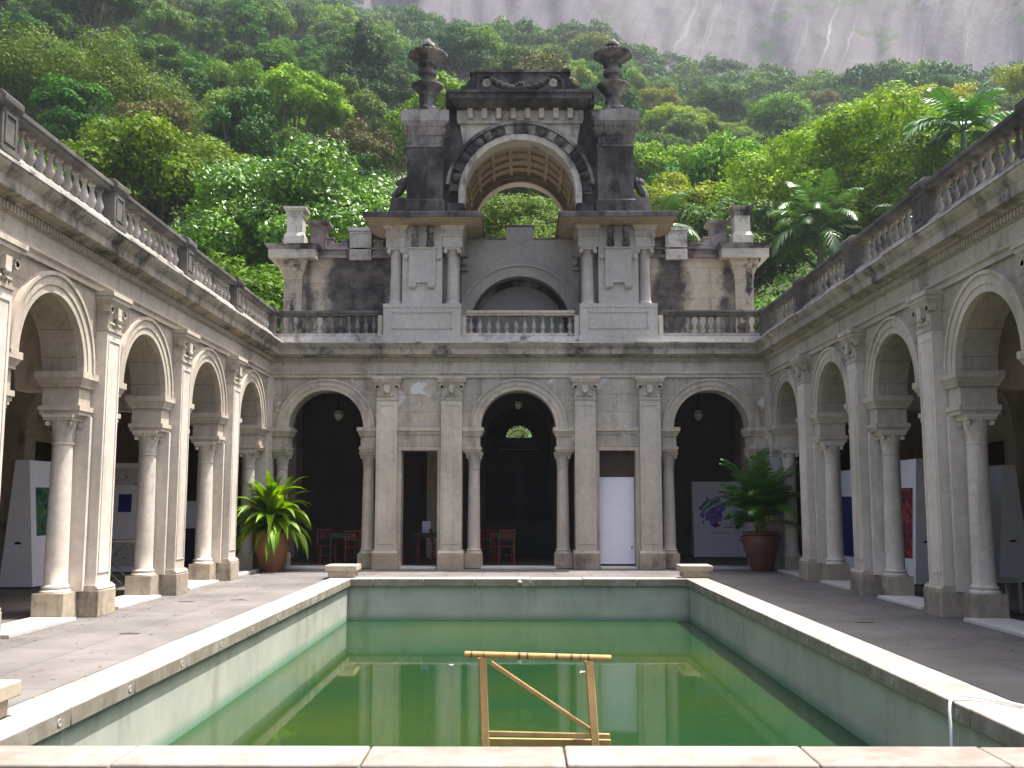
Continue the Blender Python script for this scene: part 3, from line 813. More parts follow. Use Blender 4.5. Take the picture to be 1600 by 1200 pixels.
    o = MB(); o.frustum(min(a, b_), max(a, b_), YF+.1, 25.3, 8.60, a+(.10 if q < 0 else 0), b_-(.0 if q < 0 else .10), YF+.15, 25.2, 9.15)
    st = o.build('scroll_block', M['mould'], tw)
    o = MB(); x = CX+q*3.02; y = YF+.45
    o.tube([(x+q*.16, y, 9.15), (x+q*.15, y, 9.28), (x+q*.05, y, 9.40), (x-q*.06, y, 9.55), (x-q*.12, y, 9.75)], [.07, .09, .11, .10, .07], 10)
    o.sphere((x+q*.02, y, 9.62), .11, 10, 7); o.sphere((x+q*.09, y-.02, 9.60), .05, 8, 6)
    o.tube([(x+q*.02, y-.07, 9.5), (x+q*.13, y-.08, 9.34), (x+q*.15, y-.08, 9.15)], [.05, .035, .04], 8)
    o.build('scroll_ornament', M['mould'], st)
    # small scroll between urn and attic
    o = MB(); x = CX+q*1.75
    o.tube([(x, 24.35, 11.55), (x, 24.9, 11.55)], .10, 12); o.tube([(x-q*.03, 24.3, 11.72), (x-q*.03, 24.9, 11.72)], .12, 12)
    o.build('side_scroll', M['mould'], tw)
leg(-1); leg(1)
# arch block: front and rear walls, vault
AZ, AR = 9.28, 1.41
o = MB(); o.archwall(CX-1.95, CX+1.95, AZ, 11.32, [CX], AR, 24.32, 24.7, 32)
o.box(CX-1.95, CX-AR, 24.32, 24.7, 8.60, AZ); o.box(CX+AR, CX+1.95, 24.32, 24.7, 8.60, AZ)
o.frustum(CX-1.95, CX+1.95, 24.32, 24.7, 11.32, CX-1.80, CX+1.80, 24.32, 24.7, 11.55)
o.build('front_wall', M['mould'], tw)
o = MB(); o.archwall(CX-1.95, CX+1.95, AZ-.05, 11.0, [CX], AR-.12, 27.1, 27.5, 32)
o.box(CX-1.95, CX-AR+.12, 27.1, 27.5, 8.60, AZ-.05); o.box(CX+AR-.12, CX+1.95, 27.1, 27.5, 8.60, AZ-.05)
o.build('rear_wall', M['towerpale'], tw)
o = MB(); o.ring(CX, AZ-.05, AR-.13, AR-.02, 27.04, 27.1, 32); o.ring(CX, AZ-.05, AR-.12, AR+.0, 27.5, 27.54, 32); o.build('rear_archivolt', M['ochre'], tw)
# vault with coffers: ribs on a barrel, side walls
o = MB(); o.ring(CX, AZ, AR+.06, AR+.22, 24.70, 27.1, 36)
o.box(CX-AR-.30, CX-AR-.02, 24.7, 27.1, 8.6, AZ); o.box(CX+AR+.02, CX+AR+.30, 24.7, 27.1, 8.6, AZ)
v_ = o.build('vault', M['ochre'], tw)
o = MB()
for yy in (24.72, 25.28, 25.84, 26.40, 26.96): o.ring(CX, AZ, AR-.0, AR+.07, yy, yy+.12, 36)
for k in range(10):
    a = PI*(k+.0)/9; o.ring(CX, AZ, AR+.002, AR+.068, 24.72, 27.08, 1, a-.035, a+.035)
o.box(CX-AR-.04, CX-AR+.06, 24.7, 27.1, AZ-.06, AZ+.04); o.box(CX+AR-.06, CX+AR+.04, 24.7, 27.1, AZ-.06, AZ+.04)
o.build('vault_rib', M['ochre'], v_)
MB().box(CX-1.9, CX+1.9, 24.7, 27.4, 11.0, 11.15).build('tower_roof', M['mould'], tw)
# pale spandrel panel with curved sides on the front
pts_o = []
def pedge(z): return 1.42 + .16*((z-10.25)/1.3)**2 if z > 10.25 else 1.42
R2 = 1.86
N = 24; V = []; F = []
a_end = math.acos(min(1, 1.42/R2))
for i in range(N+1):
    a = PI-a_end - (PI-2*a_end)*i/N
    x = R2*math.cos(a); z = AZ + R2*math.sin(a)
    xt = x*1.60/1.42
    V += [(CX+x, 24.28, z), (CX+xt, 24.28, 11.55), (CX+x, 24.34, z), (CX+xt, 24.34, 11.55)]
for i in range(N):
    b0 = 4*i; F += [(b0, b0+4, b0+5, b0+1), (b0, b0+2, b0+6, b0+4), (b0+1, b0+5, b0+7, b0+3)]
F += [(0, 1, 3, 2), (4*N, 4*N+2, 4*N+3, 4*N+1)]
MB().add(V, F).build('spandrel', M['towerpale'], tw)
o = MB(); o.ring(CX, AZ, AR-.02, AR+.09, 24.20, 24.7, 40); o.ring(CX, AZ, AR+.09, AR+.14, 24.22, 24.4, 40)
o.box(CX-AR-.14, CX-AR+.02, 24.20, 24.7, 9.0, AZ); o.box(CX+AR-.02, CX+AR+.14, 24.20, 24.7, 9.0, AZ)
o.build('archivolt', M['towerpale'], tw)
o = MB(); o.ring(CX, AZ, 1.80, 1.88, 24.14, 24.36, 40, .12, PI-.12); o.build('hood_mould', M['mouldmid'], tw)
o = MB(); o.ring(CX, AZ, AR+.14, 1.80, 24.26, 24.34, 40, .0, PI); o.build('arch_band', M['mouldmid'], tw)
rgm = random.Random(4)
for k in range(19):
    a = PI*(k+.5)/19
    o = MB(); mt = M['mouldmid'] if (k % 2 == 0 and 3 < k < 15) else M['mould']
    if k in (8, 9, 10): o.ring(CX, AZ, AR+.15, 1.79, 24.20, 24.3, 3, a-.062, a+.062)
    elif k % 2 == 0: o.ring(CX, AZ, AR+.16, 1.78, 24.17, 24.3, 2, a-.055, a+.055)
    else:
        c = (CX+1.66*math.cos(a), 24.2, AZ+1.66*math.sin(a)); o.sphere(c, .11, 10, 7)
    o.build('voussoir', mt, tw, bevel=0)
MB().box(CX-AR-.42, CX-AR+.0, 24.1, 24.75, 8.6, 9.0).build('arch_foot', M['mould'], tw, bevel=.01); MB().box(CX+AR-.0, CX+AR+.42, 24.1, 24.75, 8.6, 9.0).build('arch_foot', M['mould'], tw, bevel=.01)
# dentil frieze, cornice, attic
o = MB(); o.box(CX-1.58, CX+1.58, 24.2, 24.7, 11.10, 11.18); o.box(CX-1.60, CX+1.60, 24.22, 24.7, 11.18, 11.50)
for k in range(8): x = CX-1.26+k*.36; o.box(x-.065, x+.065, 24.08, 24.24, 11.20, 11.45)
o.build('frieze', M['towerpale'], tw)
o = MB(); o.frustum(CX-1.62, CX+1.62, 24.1, 24.8, 11.45, CX-1.72, CX+1.72, 23.86, 24.95, 11.60); o.box(CX-1.78, CX+1.78, 23.80, 25.0, 11.60, 11.73)
o.box(CX-1.84, CX+1.84, 23.74, 25.05, 11.73, 11.80); o.box(CX-1.88, CX+1.88, 24.1, 25.0, 11.55, 11.95)
o.build('cornice', M['mould'], tw)
o = MB(); o.box(CX-1.22, CX+1.22, 24.2, 24.9, 11.80, 12.42); o.box(CX-1.28, CX+1.28, 24.12, 24.95, 12.42, 12.49); o.box(CX-1.24, CX+1.24, 24.14, 24.9, 11.85, 11.90)
at_ = o.build('attic', M['mouldmid'], tw)
o = MB()
for q in (-1, 1): MB().prism([(CX+q*1.22, 11.95), (CX+q*1.5, 11.98), (CX+q*1.52, 12.10), (CX+q*1.38, 12.14), (CX+q*1.30, 12.28), (CX+q*1.22, 12.36)], 24.25, 24.8).build('console', M['mould'], at_)
o = MB()
for q in (-1, 1):
    for k in range(14):    # garland swag: centre loop and outer hanging ends
        t = k/13; x = CX+q*(.02+.70*t); z = 11.99+.26*t**2
        o.sphere((x, 24.17, z+.02*math.sin(k*2.3)), .075+.03*(1-t)*1, 8, 5)
    for k in range(9):
        t = k/8; an = PI*(1-t); o.sphere((CX+q*(.86-.15*math.cos(an)), 24.17, 12.24+.09*math.sin(an)), .055, 7, 5)
    for k in range(5): o.sphere((CX+q*1.07, 24.17, 12.18-.06*k), .07, 7, 5)
for k in range(7):
    a = 2*PI*k/7; o.sphere((CX+.09*math.cos(a), 24.12, 12.02+.09*math.sin(a)), .06, 7, 5)
o.build('garland', M['mould'], at_)
o = MB()
for q in (-1, 1):
    x = CX+q*.84; o.ring(x, 12.14, .075, .105, 24.13, 24.2, 16, 0, 2*PI); o.ring(x, 12.14, .04, .06, 24.13, 24.2, 12, 0, 2*PI); o.sphere((x, 24.17, 12.14), .03, 8, 5)
o.build('roundel', M['towerpale'], at_)

# ------------------------------------------------------------------ niche wall between the tower legs
nw = empty('niche_wall', (CX, 25.2, 5.45), 'plain grey wall with a round-arched niche and a raised block, between the tower legs', 'wall')
o = MB(); o.archwall(CX-1.52, CX+1.52, 6.08, 8.36, [CX], 1.30, 25.2, 25.55, 30)
o.box(CX-1.52, CX-1.30, 25.2, 25.55, 5.45, 6.08); o.box(CX+1.30, CX+1.52, 25.2, 25.55, 5.45, 6.08)
o.box(CX-.36, CX+.34, 25.2, 25.55, 8.36, 8.70)
o.build('wall', M['niche'], nw)
MB().box(CX-.39, CX+.37, 25.17, 25.58, 8.70, 8.745).box(CX-1.54, CX-.36, 25.17, 25.58, 8.36, 8.395).box(CX+.34, CX+1.54, 25.17, 25.58, 8.36, 8.395).build('wall_coping', M['mouldmid'], nw)
MB().ring(CX, 6.08, 1.29, 1.56, 25.14, 25.3, 36, .12, PI-.12).ring(CX, 6.08, 1.56, 1.63, 25.11, 25.3, 36, .3, PI-.3).build('archivolt', M['niche'], nw)
o = MB(); o.box(CX-1.4, CX+1.4, 25.80, 25.9, 5.45, 7.6); nb = o.build('niche_back', M['niche'], nw)
MB().ring(CX, 6.08, 1.31, 1.45, 25.55, 25.81, 30).ring(CX, 6.08, 1.17, 1.29, 25.74, 25.80, 30).build('niche_vault', M['mouldmid'], nb)
for q in (-1, 1):
    o = MB(); o.box(CX+q*1.43-.09, CX+q*1.43+.09, 25.08, 25.2, 7.52, 7.58); o.box(CX+q*1.43-.09, CX+q*1.43+.09, 25.08, 25.2, 7.88, 7.92); o.sphere((CX+q*1.43, 25.12, 7.72), .09, 10, 7)
    o.build('wall_bracket', M['niche'], nw)

# ------------------------------------------------------------------ stained side walls
def stain_wall(nm, bands):
    m = stone(nm, (.52, .45, .34), (.40, .34, .27), mould=(.035, .033, .034), m_lo=.57, m_hi=.66, mz=.35, joints=(.9, .4), rust=.3)
    nt = m.node_tree; t = NT.__new__(NT); t.m = m; t.n = nt.nodes; t.l = nt.links; t.b = t.n['Principled BSDF']; t.pos = [x for x in t.n if x.type == 'NEW_GEOMETRY'][0].outputs['Position']
    src = t.b.inputs['Base Color'].links[0].from_socket
    x = t.sep()[0]; nz = t.math('MULTIPLY', t.math('SUBTRACT', t.noise(1.6, 7, .7, t.vmul(t.pos, (1, 1, .7))), .5), 1.1)
    tot = None
    for c, h in bands:
        d = t.math('ADD', t.math('ABSOLUTE', t.math('SUBTRACT', x, c)), nz)
        f = t.ramp(d, h-.10, h+.10, (1, 1, 1, 1), (0, 0, 0, 1)); tot = f if tot is None else t.math('MAXIMUM', tot, f)
    tot = t.math('MULTIPLY', tot, t.ramp(t.noise(2.5, 9, .75), .30, .60, (.62, .62, .62, 1), (1, 1, 1, 1)))
    t.link(t.mix(tot, src, (.042, .039, .040)), t.b.inputs['Base Color']); return m
M['wallL'] = stain_wall('stained_left_wall', [(-4.1, .85), (-5.42, .14)]); M['wallR'] = stain_wall('stained_right_wall', [(3.95, .42), (5.35, .12)])
def sidewall(q, lab):
    r = empty('terrace_wall', (q*4.6, 25.2, 5.45), lab, 'wall', 'stained walls flanking the tower')
    X = lambda a, b_: tuple(sorted((q*a, q*b_)))
    a, b_ = X(3.0, 5.9); MB().box(a, b_, 25.2, 25.6, 5.45, 7.86).build('wall', M['wallL'] if q < 0 else M['wallR'], r)
    o = MB(); a, b_ = X(3.0, 5.6)
    o.box(a, b_, 25.12, 25.65, 7.86, 7.93); o.box(a, b_, 25.18, 25.6, 7.93, 8.08); o.box(a, b_, 25.1, 25.66, 8.08, 8.12)
    for x0, x1, z1 in ((3.5, 3.75, 8.30), (4.42, 4.60, 8.32), (4.60, 4.80, 8.22), (4.80, 4.98, 8.38)):
        a, b_ = X(x0, x1); o.box(a, b_, 25.2, 25.6, 8.12, z1); o.box(a-.02, b_+.02, 25.17, 25.63, z1, z1+.04)
    for x0, x1 in ((3.5, 3.8), (4.36, 4.95)):
        a, b_ = X(x0, x1); o.box(a, b_, 25.3, 25.5, 8.12, 8.17)
    o.build('parapet', M['purple'], r)
    o = MB(); a, b_ = X(3.80, 4.36); o.box(a, b_, 25.1, 25.7, 7.80, 8.56); o.box(a-.04, b_+.04, 25.06, 25.74, 8.56, 8.65); o.box(a-.02, b_+.02, 25.08, 25.72, 8.50, 8.53)
    for xx in (a+.06, b_-.08): o.box(xx, xx+.02, 25.088, 25.11, 7.9, 8.45)
    o.build('parapet_block', M['gutter'], r)
    # end pilaster with flaring capital and slab
    o = MB(); a, b_ = X(5.56, 6.03); o.box(a, b_, 25.08, 25.62, 5.45, 7.28)
    p = o.build('end_pilaster', M['sidewall'], r)
    o = MB(); o.box(a-.02, b_+.02, 25.05, 25.65, 7.28, 7.34); o.frustum(a, b_, 25.07, 25.62, 7.34, a-.14, b_+.14, 24.93, 25.75, 7.70); o.box(a-.16, b_+.16, 24.91, 25.77, 7.70, 7.78)
    for k in range(4): xx = a-.04+k*.15; o.box(xx, xx+.07, 24.98, 25.1, 7.48, 7.58)
    o.build('pilaster_capital', M['sidewall'], p)
    o = MB(); a, b_ = X(5.12, 6.42); o.box(a+.05, b_-.05, 24.75, 25.95, 7.78, 8.00); o.build('roof_band', M['towerpale'], r)
    MB().frustum(a+.05, b_-.05, 24.74, 25.95, 8.00, a-.04, b_+.04, 24.62, 26.05, 8.12).build('roof_slab', M['mouldmid'], r)
    # chimney and post
    o = MB(); c = q*5.77; y = 25.2
    o.box(c-.26, c+.26, y-.26, y+.26, 8.12, 8.40); o.frustum(c-.26, c+.26, y-.26, y+.26, 8.40, c-.20, c+.20, y-.20, y+.20, 8.52)
    o.box(c-.20, c+.20, y-.20, y+.20, 8.52, 8.93)
    ch = o.build('chimney', M['towerpale'], r)
    o = MB(); o.box(c-.22, c+.22, y-.22, y+.22, 8.93, 8.97)
    for k in range(5): o.box(c-.2+k*.09, c-.155+k*.09, y-.25, y-.2, 8.97, 9.03)
    o.box(c-.21, c+.21, y-.21, y+.21, 8.97, 9.05); o.frustum(c-.22, c+.22, y-.22, y+.22, 9.05, c-.29, c+.29, y-.29, y+.29, 9.12); o.box(c-.29, c+.29, y-.29, y+.29, 9.12, 9.17)
    o.build('chimney_cap', M['mouldmid'] if q > 0 else M['towerpale'], ch)
    o = MB(); c = q*5.26; o.box(c-.2, c+.2, 25.5, 25.9, 8.1, 8.78); o.frustum(c-.2, c+.2, 25.5, 25.9, 8.78, c-.30, c+.30, 25.4, 26.0, 8.86); o.box(c-.30, c+.30, 25.4, 26.0, 8.86, 8.92)
    o.build('parapet_post', M['purple'], r)
sidewall(-1, 'mould-blackened cream wall with a pale square chimney, on the roof left of the tower')
sidewall(1, 'cream wall with dark stain streaks and dark-capped chimney, on the roof right of the tower')

# ------------------------------------------------------------------ lanterns
def lantern_proto():
    r = empty('hanging_lantern', (0, 0, 0), 'x', 'lantern', 'glass lanterns hanging in the galleries')
    MB().box(-.006, .006, -.006, .006, .42, 1.0).lathe(0, 0, [(.05, .98), (.03, 1.0)], 10).build('chain', M['iron'], r)
    MB().lathe(0, 0, [(.0, 0), (.07, .03), (.12, .12), (.13, .2), (.10, .28), (.06, .32)], 14).build('glass_shade', M['glass'], r)
    MB().lathe(0, 0, [(.105, .27), (.13, .30), (.08, .36), (.03, .42), (.015, .45)], 12).lathe(0, 0, [(.133, .19), (.137, .20), (.133, .21)], 14).build('lantern_cap', M['iron'], r)
    return r
lp = lantern_proto()
LSP = [(-8.3, 14.42, 'the nearest pier seen in full on the left'), (-8.3, 17.64, 'the second pier seen on the left'), (-8.3, 20.9, 'the third pier seen on the left'),
       (8.3, 14.42, 'the nearest pier seen in full on the right'), (8.3, 17.64, 'the second pier seen on the right'), (8.3, 20.9, 'the third pier seen on the right'),
       (-4.75, 26.2, 'the left arch of the end facade'), (0, 26.2, 'the central arch of the end facade'), (4.75, 26.2, 'the right arch of the end facade')]
for i, (x, y, t) in enumerate(LSP):
    o = lp if i == 0 else copy_tree(lp)
    o.location = (x, y, 3.80 if y < 26 else (3.72 if x else 4.02))
    if not x: o.scale = (.8, .8, .78)
    o['label'] = 'glass lantern hanging on a chain behind '+t

# ------------------------------------------------------------------ red chairs, green tables
def chair_proto():
    r = empty('slatted_chair', (0, 0, 0), 'x', 'chair', 'red slatted chairs in the end gallery')
    for sx in (-1, 1):
        MB().bar((sx*.19, -.19, 0), (sx*.19, -.19, .44), .035, .035).build('leg', M['red'], r)
        MB().bar((sx*.19, .21, 0), (sx*.185, .19, .46), .035, .035).bar((sx*.185, .19, .46), (sx*.18, .27, .88), .035, .03).build('leg', M['red'], r)
    o = MB()
    for k in range(5): o.box(-.21, .21, -.20+k*.083, -.135+k*.083, .44, .465)
    o.build('seat', M['red'], r)
    o = MB(); o.bar((-.18, .265, .86), (.18, .265, .86), .05, .03); o.bar((-.18, .235, .64), (.18, .235, .64), .04, .025)
    for k in range(3): o.bar((-.09+.09*k, .235, .64), (-.09+.09*k, .262, .85), .03, .015)
    o.build('backrest', M['red'], r)
    o = MB(); o.box(-.185, .185, -.205, -.185, .2, .23); o.box(-.195, -.175, -.19, .2, .16, .19); o.box(.175, .195, -.19, .2, .16, .19); o.build('stretcher', M['red'], r)
    return r
cp = chair_proto()
CH = [(-4.12, 25.3, PI*.98, 'red slatted chair beside the column on the right of the left arch'),
      (-4.95, 25.9, .4, 'red slatted chair half hidden behind the strap-leaved pot plant'),
      (-4.6, 27.0, PI*.5, 'red slatted chair deep in the dark behind the left arch'),
      (-2.78, 25.95, -PI/2, 'red slatted chair showing at the left edge of the left narrow doorway'),
      (-2.02, 26.1, PI/2, 'red slatted chair showing at the right edge of the left narrow doorway'),
      (-.72, 25.9, PI*.9, 'red slatted chair at the far left of the central arch'),
      (-.33, 25.7, PI*1.05, 'red slatted chair in front of the green table in the central arch'),
      (-7.1, 26.0, .3, 'red slatted chair glimpsed between the last left columns')]
for i, (x, y, rz, lab) in enumerate(CH):
    o = cp if i == 0 else copy_tree(cp)
    o.location = (x, y, .02); o.rotation_euler = (0, 0, rz); o['label'] = lab
def table_proto():
    r = empty('cafe_table', (0, 0, 0), 'x', 'table', 'green cafe tables in the end gallery')
    MB().box(-.36, .36, -.36, .36, .74, .77).build('tabletop', M['green'], r)
    for sx in (-1, 1):
        for sy in (-1, 1): MB().bar((sx*.31, sy*.31, 0), (sx*.31, sy*.31, .74), .045, .045).build('leg', M['green'], r)
    MB().box(-.32, .32, -.32, .32, .66, .735).build('apron', M['green'], r)
    return r
tp = table_proto()
TB = [(-2.42, 26.5, 'green table with a folded white card on it, in the left narrow doorway'), (-.42, 26.6, 'green table standing behind the red chairs in the central arch'),
      (-4.5, 26.1, 'green table in the dark of the left arch'), (-7.3, 25.2, 'green table glimpsed past the last column of the left wing')]
for i, (x, y, lab) in enumerate(TB):
    o = tp if i == 0 else copy_tree(tp)
    o.location = (x, y, .02); o['label'] = lab
cdm = MB(); cdm.add([(-.11, -.03, 0), (.11, -.03, 0), (.11, 0, .30), (-.11, 0, .30), (-.11, .08, 0), (.11, .08, 0)], [(0, 1, 2, 3), (3, 2, 5, 4)])
c_ = cdm.build('folded_card', M['paper'], smooth=False); c_.location = (-2.42, 26.4, .793); tag(c_, 'folded white card standing on the green table in the left doorway', 'card')

# ------------------------------------------------------------------ display boards (wedge shaped stands)
def wedge(x, y, rz, wid, top, length, h, lab, artm=None, arect=None, side_art=None, arect2=None):
    """length runs along local x, wedge cross-section (base wid, top) along local y; ends face +-x"""
    r = empty('display_board', (x, y, .02), lab, 'display board', 'white wedge-shaped display boards', rz)
    def TT(p): return p
    o = MB()
    a, b_ = wid/2, top/2
    L2 = length/2
    v = [(-L2,-a,.03),(-L2,a,.03),(-L2,b_,h),(-L2,-b_,h),(L2,-a,.03),(L2,a,.03),(L2,b_,h),(L2,-b_,h)]
    o.add(v, [(0,1,2,3),(4,7,6,5),(0,3,7,4),(1,5,6,2),(3,2,6,7),(0,4,5,1)])
    off = ROOTLOC[r.name]
    me = o.mesh('body', M['white'], (0, 0, 0)); bo = bpy.data.objects.new('body', me); COL.objects.link(bo); bo.parent = r
    MBb = MB()
    for sx in (-1, 1):      # hand holes in both ends
        MBb.ring(0, .86 if False else .80, .0005, .055, 0, 1, 10) if False else None
    o = MB(); zc = .80
    for sx in (-1, 1):
        n = 10; V = [(sx*(L2+.003), 0, zc)]+[(sx*(L2+.003), .07*math.cos(PI*k/n), zc+.05*math.sin(PI*k/n)) for k in range(n+1)]
        o.add(V, [(0, k+1, k+2) for k in range(n)])
    hm = bpy.data.objects.new('hand_hole', o.mesh('hand_hole', M['iron'], (0,0,0), False)); COL.objects.link(hm); hm.parent = r
    def face(sgn, rect, mat, nm):
        x0, x1, z0, z1 = rect
        def yy(z): return sgn*(a+(b_-a)*(z-.03)/(h-.03)+.006)
        o = MB(); o.add([(x0, yy(z0), z0), (x1, yy(z0), z0), (x1, yy(z1), z1), (x0, yy(z1), z1), (x0, yy(z0)-sgn*.005, z0), (x1, yy(z0)-sgn*.005, z0), (x1, yy(z1)-sgn*.005, z1), (x0, yy(z1)-sgn*.005, z1)],
            [(0,1,2,3),(4,7,6,5),(0,4,5,1),(1,5,6,2),(2,6,7,3),(3,7,4,0)])
        f = bpy.data.objects.new(nm, o.mesh(nm, mat, (0,0,0), False)); COL.objects.link(f); f.parent = r
    if artm: face(-1, arect, artm, 'painting')
    if side_art: face(1, arect2, side_art, 'painting')
    return r
HB = PI/2
# left wing
wedge(-9.2, 19.2, HB, .62, .26, 1.5, 2.35, 'white wedge-shaped board with a green painting, behind the first full left column', M['artgreen'], (-.55, .35, .95, 1.85))
# right wing
wedge(7.75, 23.0, HB, .52, .30, 1.3, 2.30, 'narrow white board with a navy side in the second opening of the right wing', None, None, M['artnavy'], (-.5, .5, .35, 1.7))
wedge(7.75, 19.9, HB, .50, .27, 1.5, 2.40, 'white wedge-shaped board with a red painting, in the third opening of the right wing', None, None, M['artred'], (-.6, .6, .5, 1.85))
wedge(8.75, 20.6, .05, .5, .26, 1.5, 2.25, 'white board with a red-spotted ochre painting, in the right wing', M['artspots'], (-.55, .35, 1.0, 1.85))
wedge(9.65, 20.4, HB, .62, .26, 1.4, 2.30, 'white wedge-shaped board behind the nearest full column of the right wing')
# rear right arch board with purple painting
r = wedge(5.85, 28.8, 0, .5, .28, 1.75, 2.15, 'large white board with a purple splash, in the end facade right arch')
def splat(root, cx_, cz_, rx, rz_, mat, nm, seed, y=-.29, n=40):
    rs = random.Random(seed); V = [(cx_, y, cz_)]
    ph = [rs.uniform(0, 6.28) for _ in range(6)]
    for k in range(n):
        a = 2*PI*k/n; q = 1+.16*math.sin(3*a+ph[0])+.12*math.sin(7*a+ph[1])+.08*math.sin(13*a+ph[2])
        V.append((cx_+rx*q*math.cos(a), y, cz_+rz_*q*math.sin(a)))
    V = [(x, -(.25-(.25-.14)*(z-.03)/2.12)-.006+(y+.29), z) for x, _, z in V]
    V2 = [(x, yy_+.004, z) for x, yy_, z in V]
    F = [(0, k+1, (k+1) % n+1) for k in range(n)]+[(n+1, n+1+(k+1) % n+1, n+1+k+1) for k in range(n)]
    m = len(V)
    o = MB().add(V+V2, [tuple(f) for f in F]+[(k+1, m+k+1, m+(k+1) % n+1, (k+1) % n+1) for k in range(n)])
    f = bpy.data.objects.new(nm, o.mesh(nm, mat, (0,0,0), False)); COL.objects.link(f); f.parent = root
splat(r, -.30, 1.32, .33, .38, M['artblue'], 'painted_splash', 2)
splat(r, -.62, 1.20, .06, .10, M['artblue'], 'painted_splash', 5)
splat(r, -.60, 1.0, .03, .04, M['artred'], 'painted_splash', 6)
splat(r, -.22, .92, .10, .05, M['artred'], 'painted_splash', 7, y=-.294)
splat(r, .12, .86, .16, .018, M['artblue'], 'painted_splash', 8)
splat(r, .0, .70, .5, .006, M['iron'], 'painted_line', 9)
# left wing: board with sketched sheets facing the camera
r = wedge(-9.0, 22.7, .0, .5, .2, 1.6, 2.45, 'white board with sketched strips and a small navy picture, in the left wing', M['artsketch'], (-.7, .7, 1.95, 2.35))
for nm, mat, rect in (('painting', M['artnavy'], (-.02, .28, 1.35, 1.75)), ('painting', M['artsketch'], (-.7, .7, .15, .75))):
    x0, x1, z0, z1 = rect; yy = lambda z: -(.25-(.15)*(z-.03)/2.42)-.007
    o = MB(); o.add([(x0, yy(z0), z0), (x1, yy(z0), z0), (x1, yy(z1), z1), (x0, yy(z1), z1)], [(0, 1, 2, 3)])
    f = bpy.data.objects.new(nm, o.mesh(nm, mat, (0,0,0), False)); COL.objects.link(f); f.parent = r
# navy cloth covered table with white easel sheet
r = empty('covered_table', (-8.15, 25.2, .02), 'table under a navy cloth between the second and third left columns', 'table')
o = MB(); o.frustum(-8.85, -7.45, 24.9, 25.5, .02, -8.8, -7.5, 24.95, 25.45, .92); o.build('tablecloth', M['navy'], r, bevel=.02)
r = empty('notice_sheet', (-8.15, 25.2, .94), 'white sheet propped upright on the navy-covered table', 'sign')
o = MB(); o.frustum(-8.6, -7.7, 25.05, 25.09, .945, -8.6, -7.7, 25.2, 25.24, 1.62); o.build('sheet', M['paper'], r)
o = MB(); o.bar((-8.15, 25.4, .945), (-8.15, 25.22, 1.5), .03, .02); o.build('prop', M['iron'], r)
# folding trestle table in the left wing
r = empty('folding_table', (-8.0, 19.6, .02), 'grey folding table on crossed legs beyond the first full left pier', 'table')
MB().box(-8.75, -7.35, 19.3, 20.0, .80, .835).build('tabletop', M['greymetal'], r)
for y in (19.4, 19.9):
    MB().bar((-8.55, y, .02), (-7.75, y, .80), .03, .03).build('leg', M['greymetal'], r)
    MB().bar((-7.65, y+.03, .02), (-8.45, y+.03, .80), .03, .03).build('leg', M['greymetal'], r)
# small white stool right
r = empty('small_stool', (7.0, 14.75, .02), 'small white square-legged stool by the foot of the nearest right column', 'stool')
MB().box(6.78, 7.22, 14.55, 14.95, .44, .50).build('seat', M['greymetal'], r, bevel=.006)
for x in (6.81, 7.19):
    for y in (14.58, 14.92): MB().box(x-.025, x+.025, y-.025, y+.025, .02, .44).build('leg', M['greymetal'], r)
# red stool glimpsed by right wing's far column
r = empty('small_stool', (7.3, 25.3, .02), 'small red stool glimpsed beside the last column of the right wing', 'stool')
MB().box(7.05, 7.5, 25.1, 25.5, .40, .44).build('seat', M['red'], r)
for x in (7.09, 7.46):
    for y in (25.14, 25.46): MB().box(x-.02, x+.02, y-.02, y+.02, .02, .40).build('leg', M['red'], r)

# ------------------------------------------------------------------ trestle in the pool
tr = empty('wooden_trestle', (.14, 7.45, WAT), 'yellow wooden trestle with dark-taped top rail, standing in the near pool water', 'trestle')
zt = .505; y0 = 7.3
rail = MB().tube([(-.385, y0, zt+.012), (.66, y0-.02, zt-.012)], .022, 10).build('top_rail', M['yellowwood'], tr)
rg = random.Random(9); o = MB(); p = Vector((-.385, y0, zt+.012)); q = Vector((.66, y0-.02, zt-.012))
t = .04
while t < .97:
    u = t+rg.uniform(.004, .022); o.tube([p.lerp(q, t), p.lerp(q, u)], .0228, 10); t = u+rg.uniform(.03, .15)
o.build('tape', M['tape'], rail)
def legbar(a, b_, w_=.052, h_=.03): MB().bar(a, b_, w_, h_).build('leg', M['yellowwood'], tr, bevel=.003)
legbar((-.255, y0-.0, zt-.015), (-.19, y0-.16, WAT-.3)); legbar((.505, y0-.02, zt-.03), (.60, y0-.18, WAT-.3))
legbar((-.262, y0+.03, zt-.02), (-.235, y0+.50, WAT-.3)); legbar((.50, y0+.02, zt-.035), (.625, y0+.50, WAT-.3))
MB().bar((-.20, y0+.02, zt-.05), (.56, y0-.03, -.035), .05, .025).build('brace', M['yellowwood'], tr, bevel=.003)
MB().bar((-.26, y0-.04, -.02), (.64, y0-.06, -.035), .03, .032).build('stretcher', M['yellowwood'], tr, bevel=.003)
MB().bar((-.27, y0+.10, -.11), (.66, y0+.10, -.12), .03, .05).build('stretcher', M['yellowwood'], tr, bevel=.003)

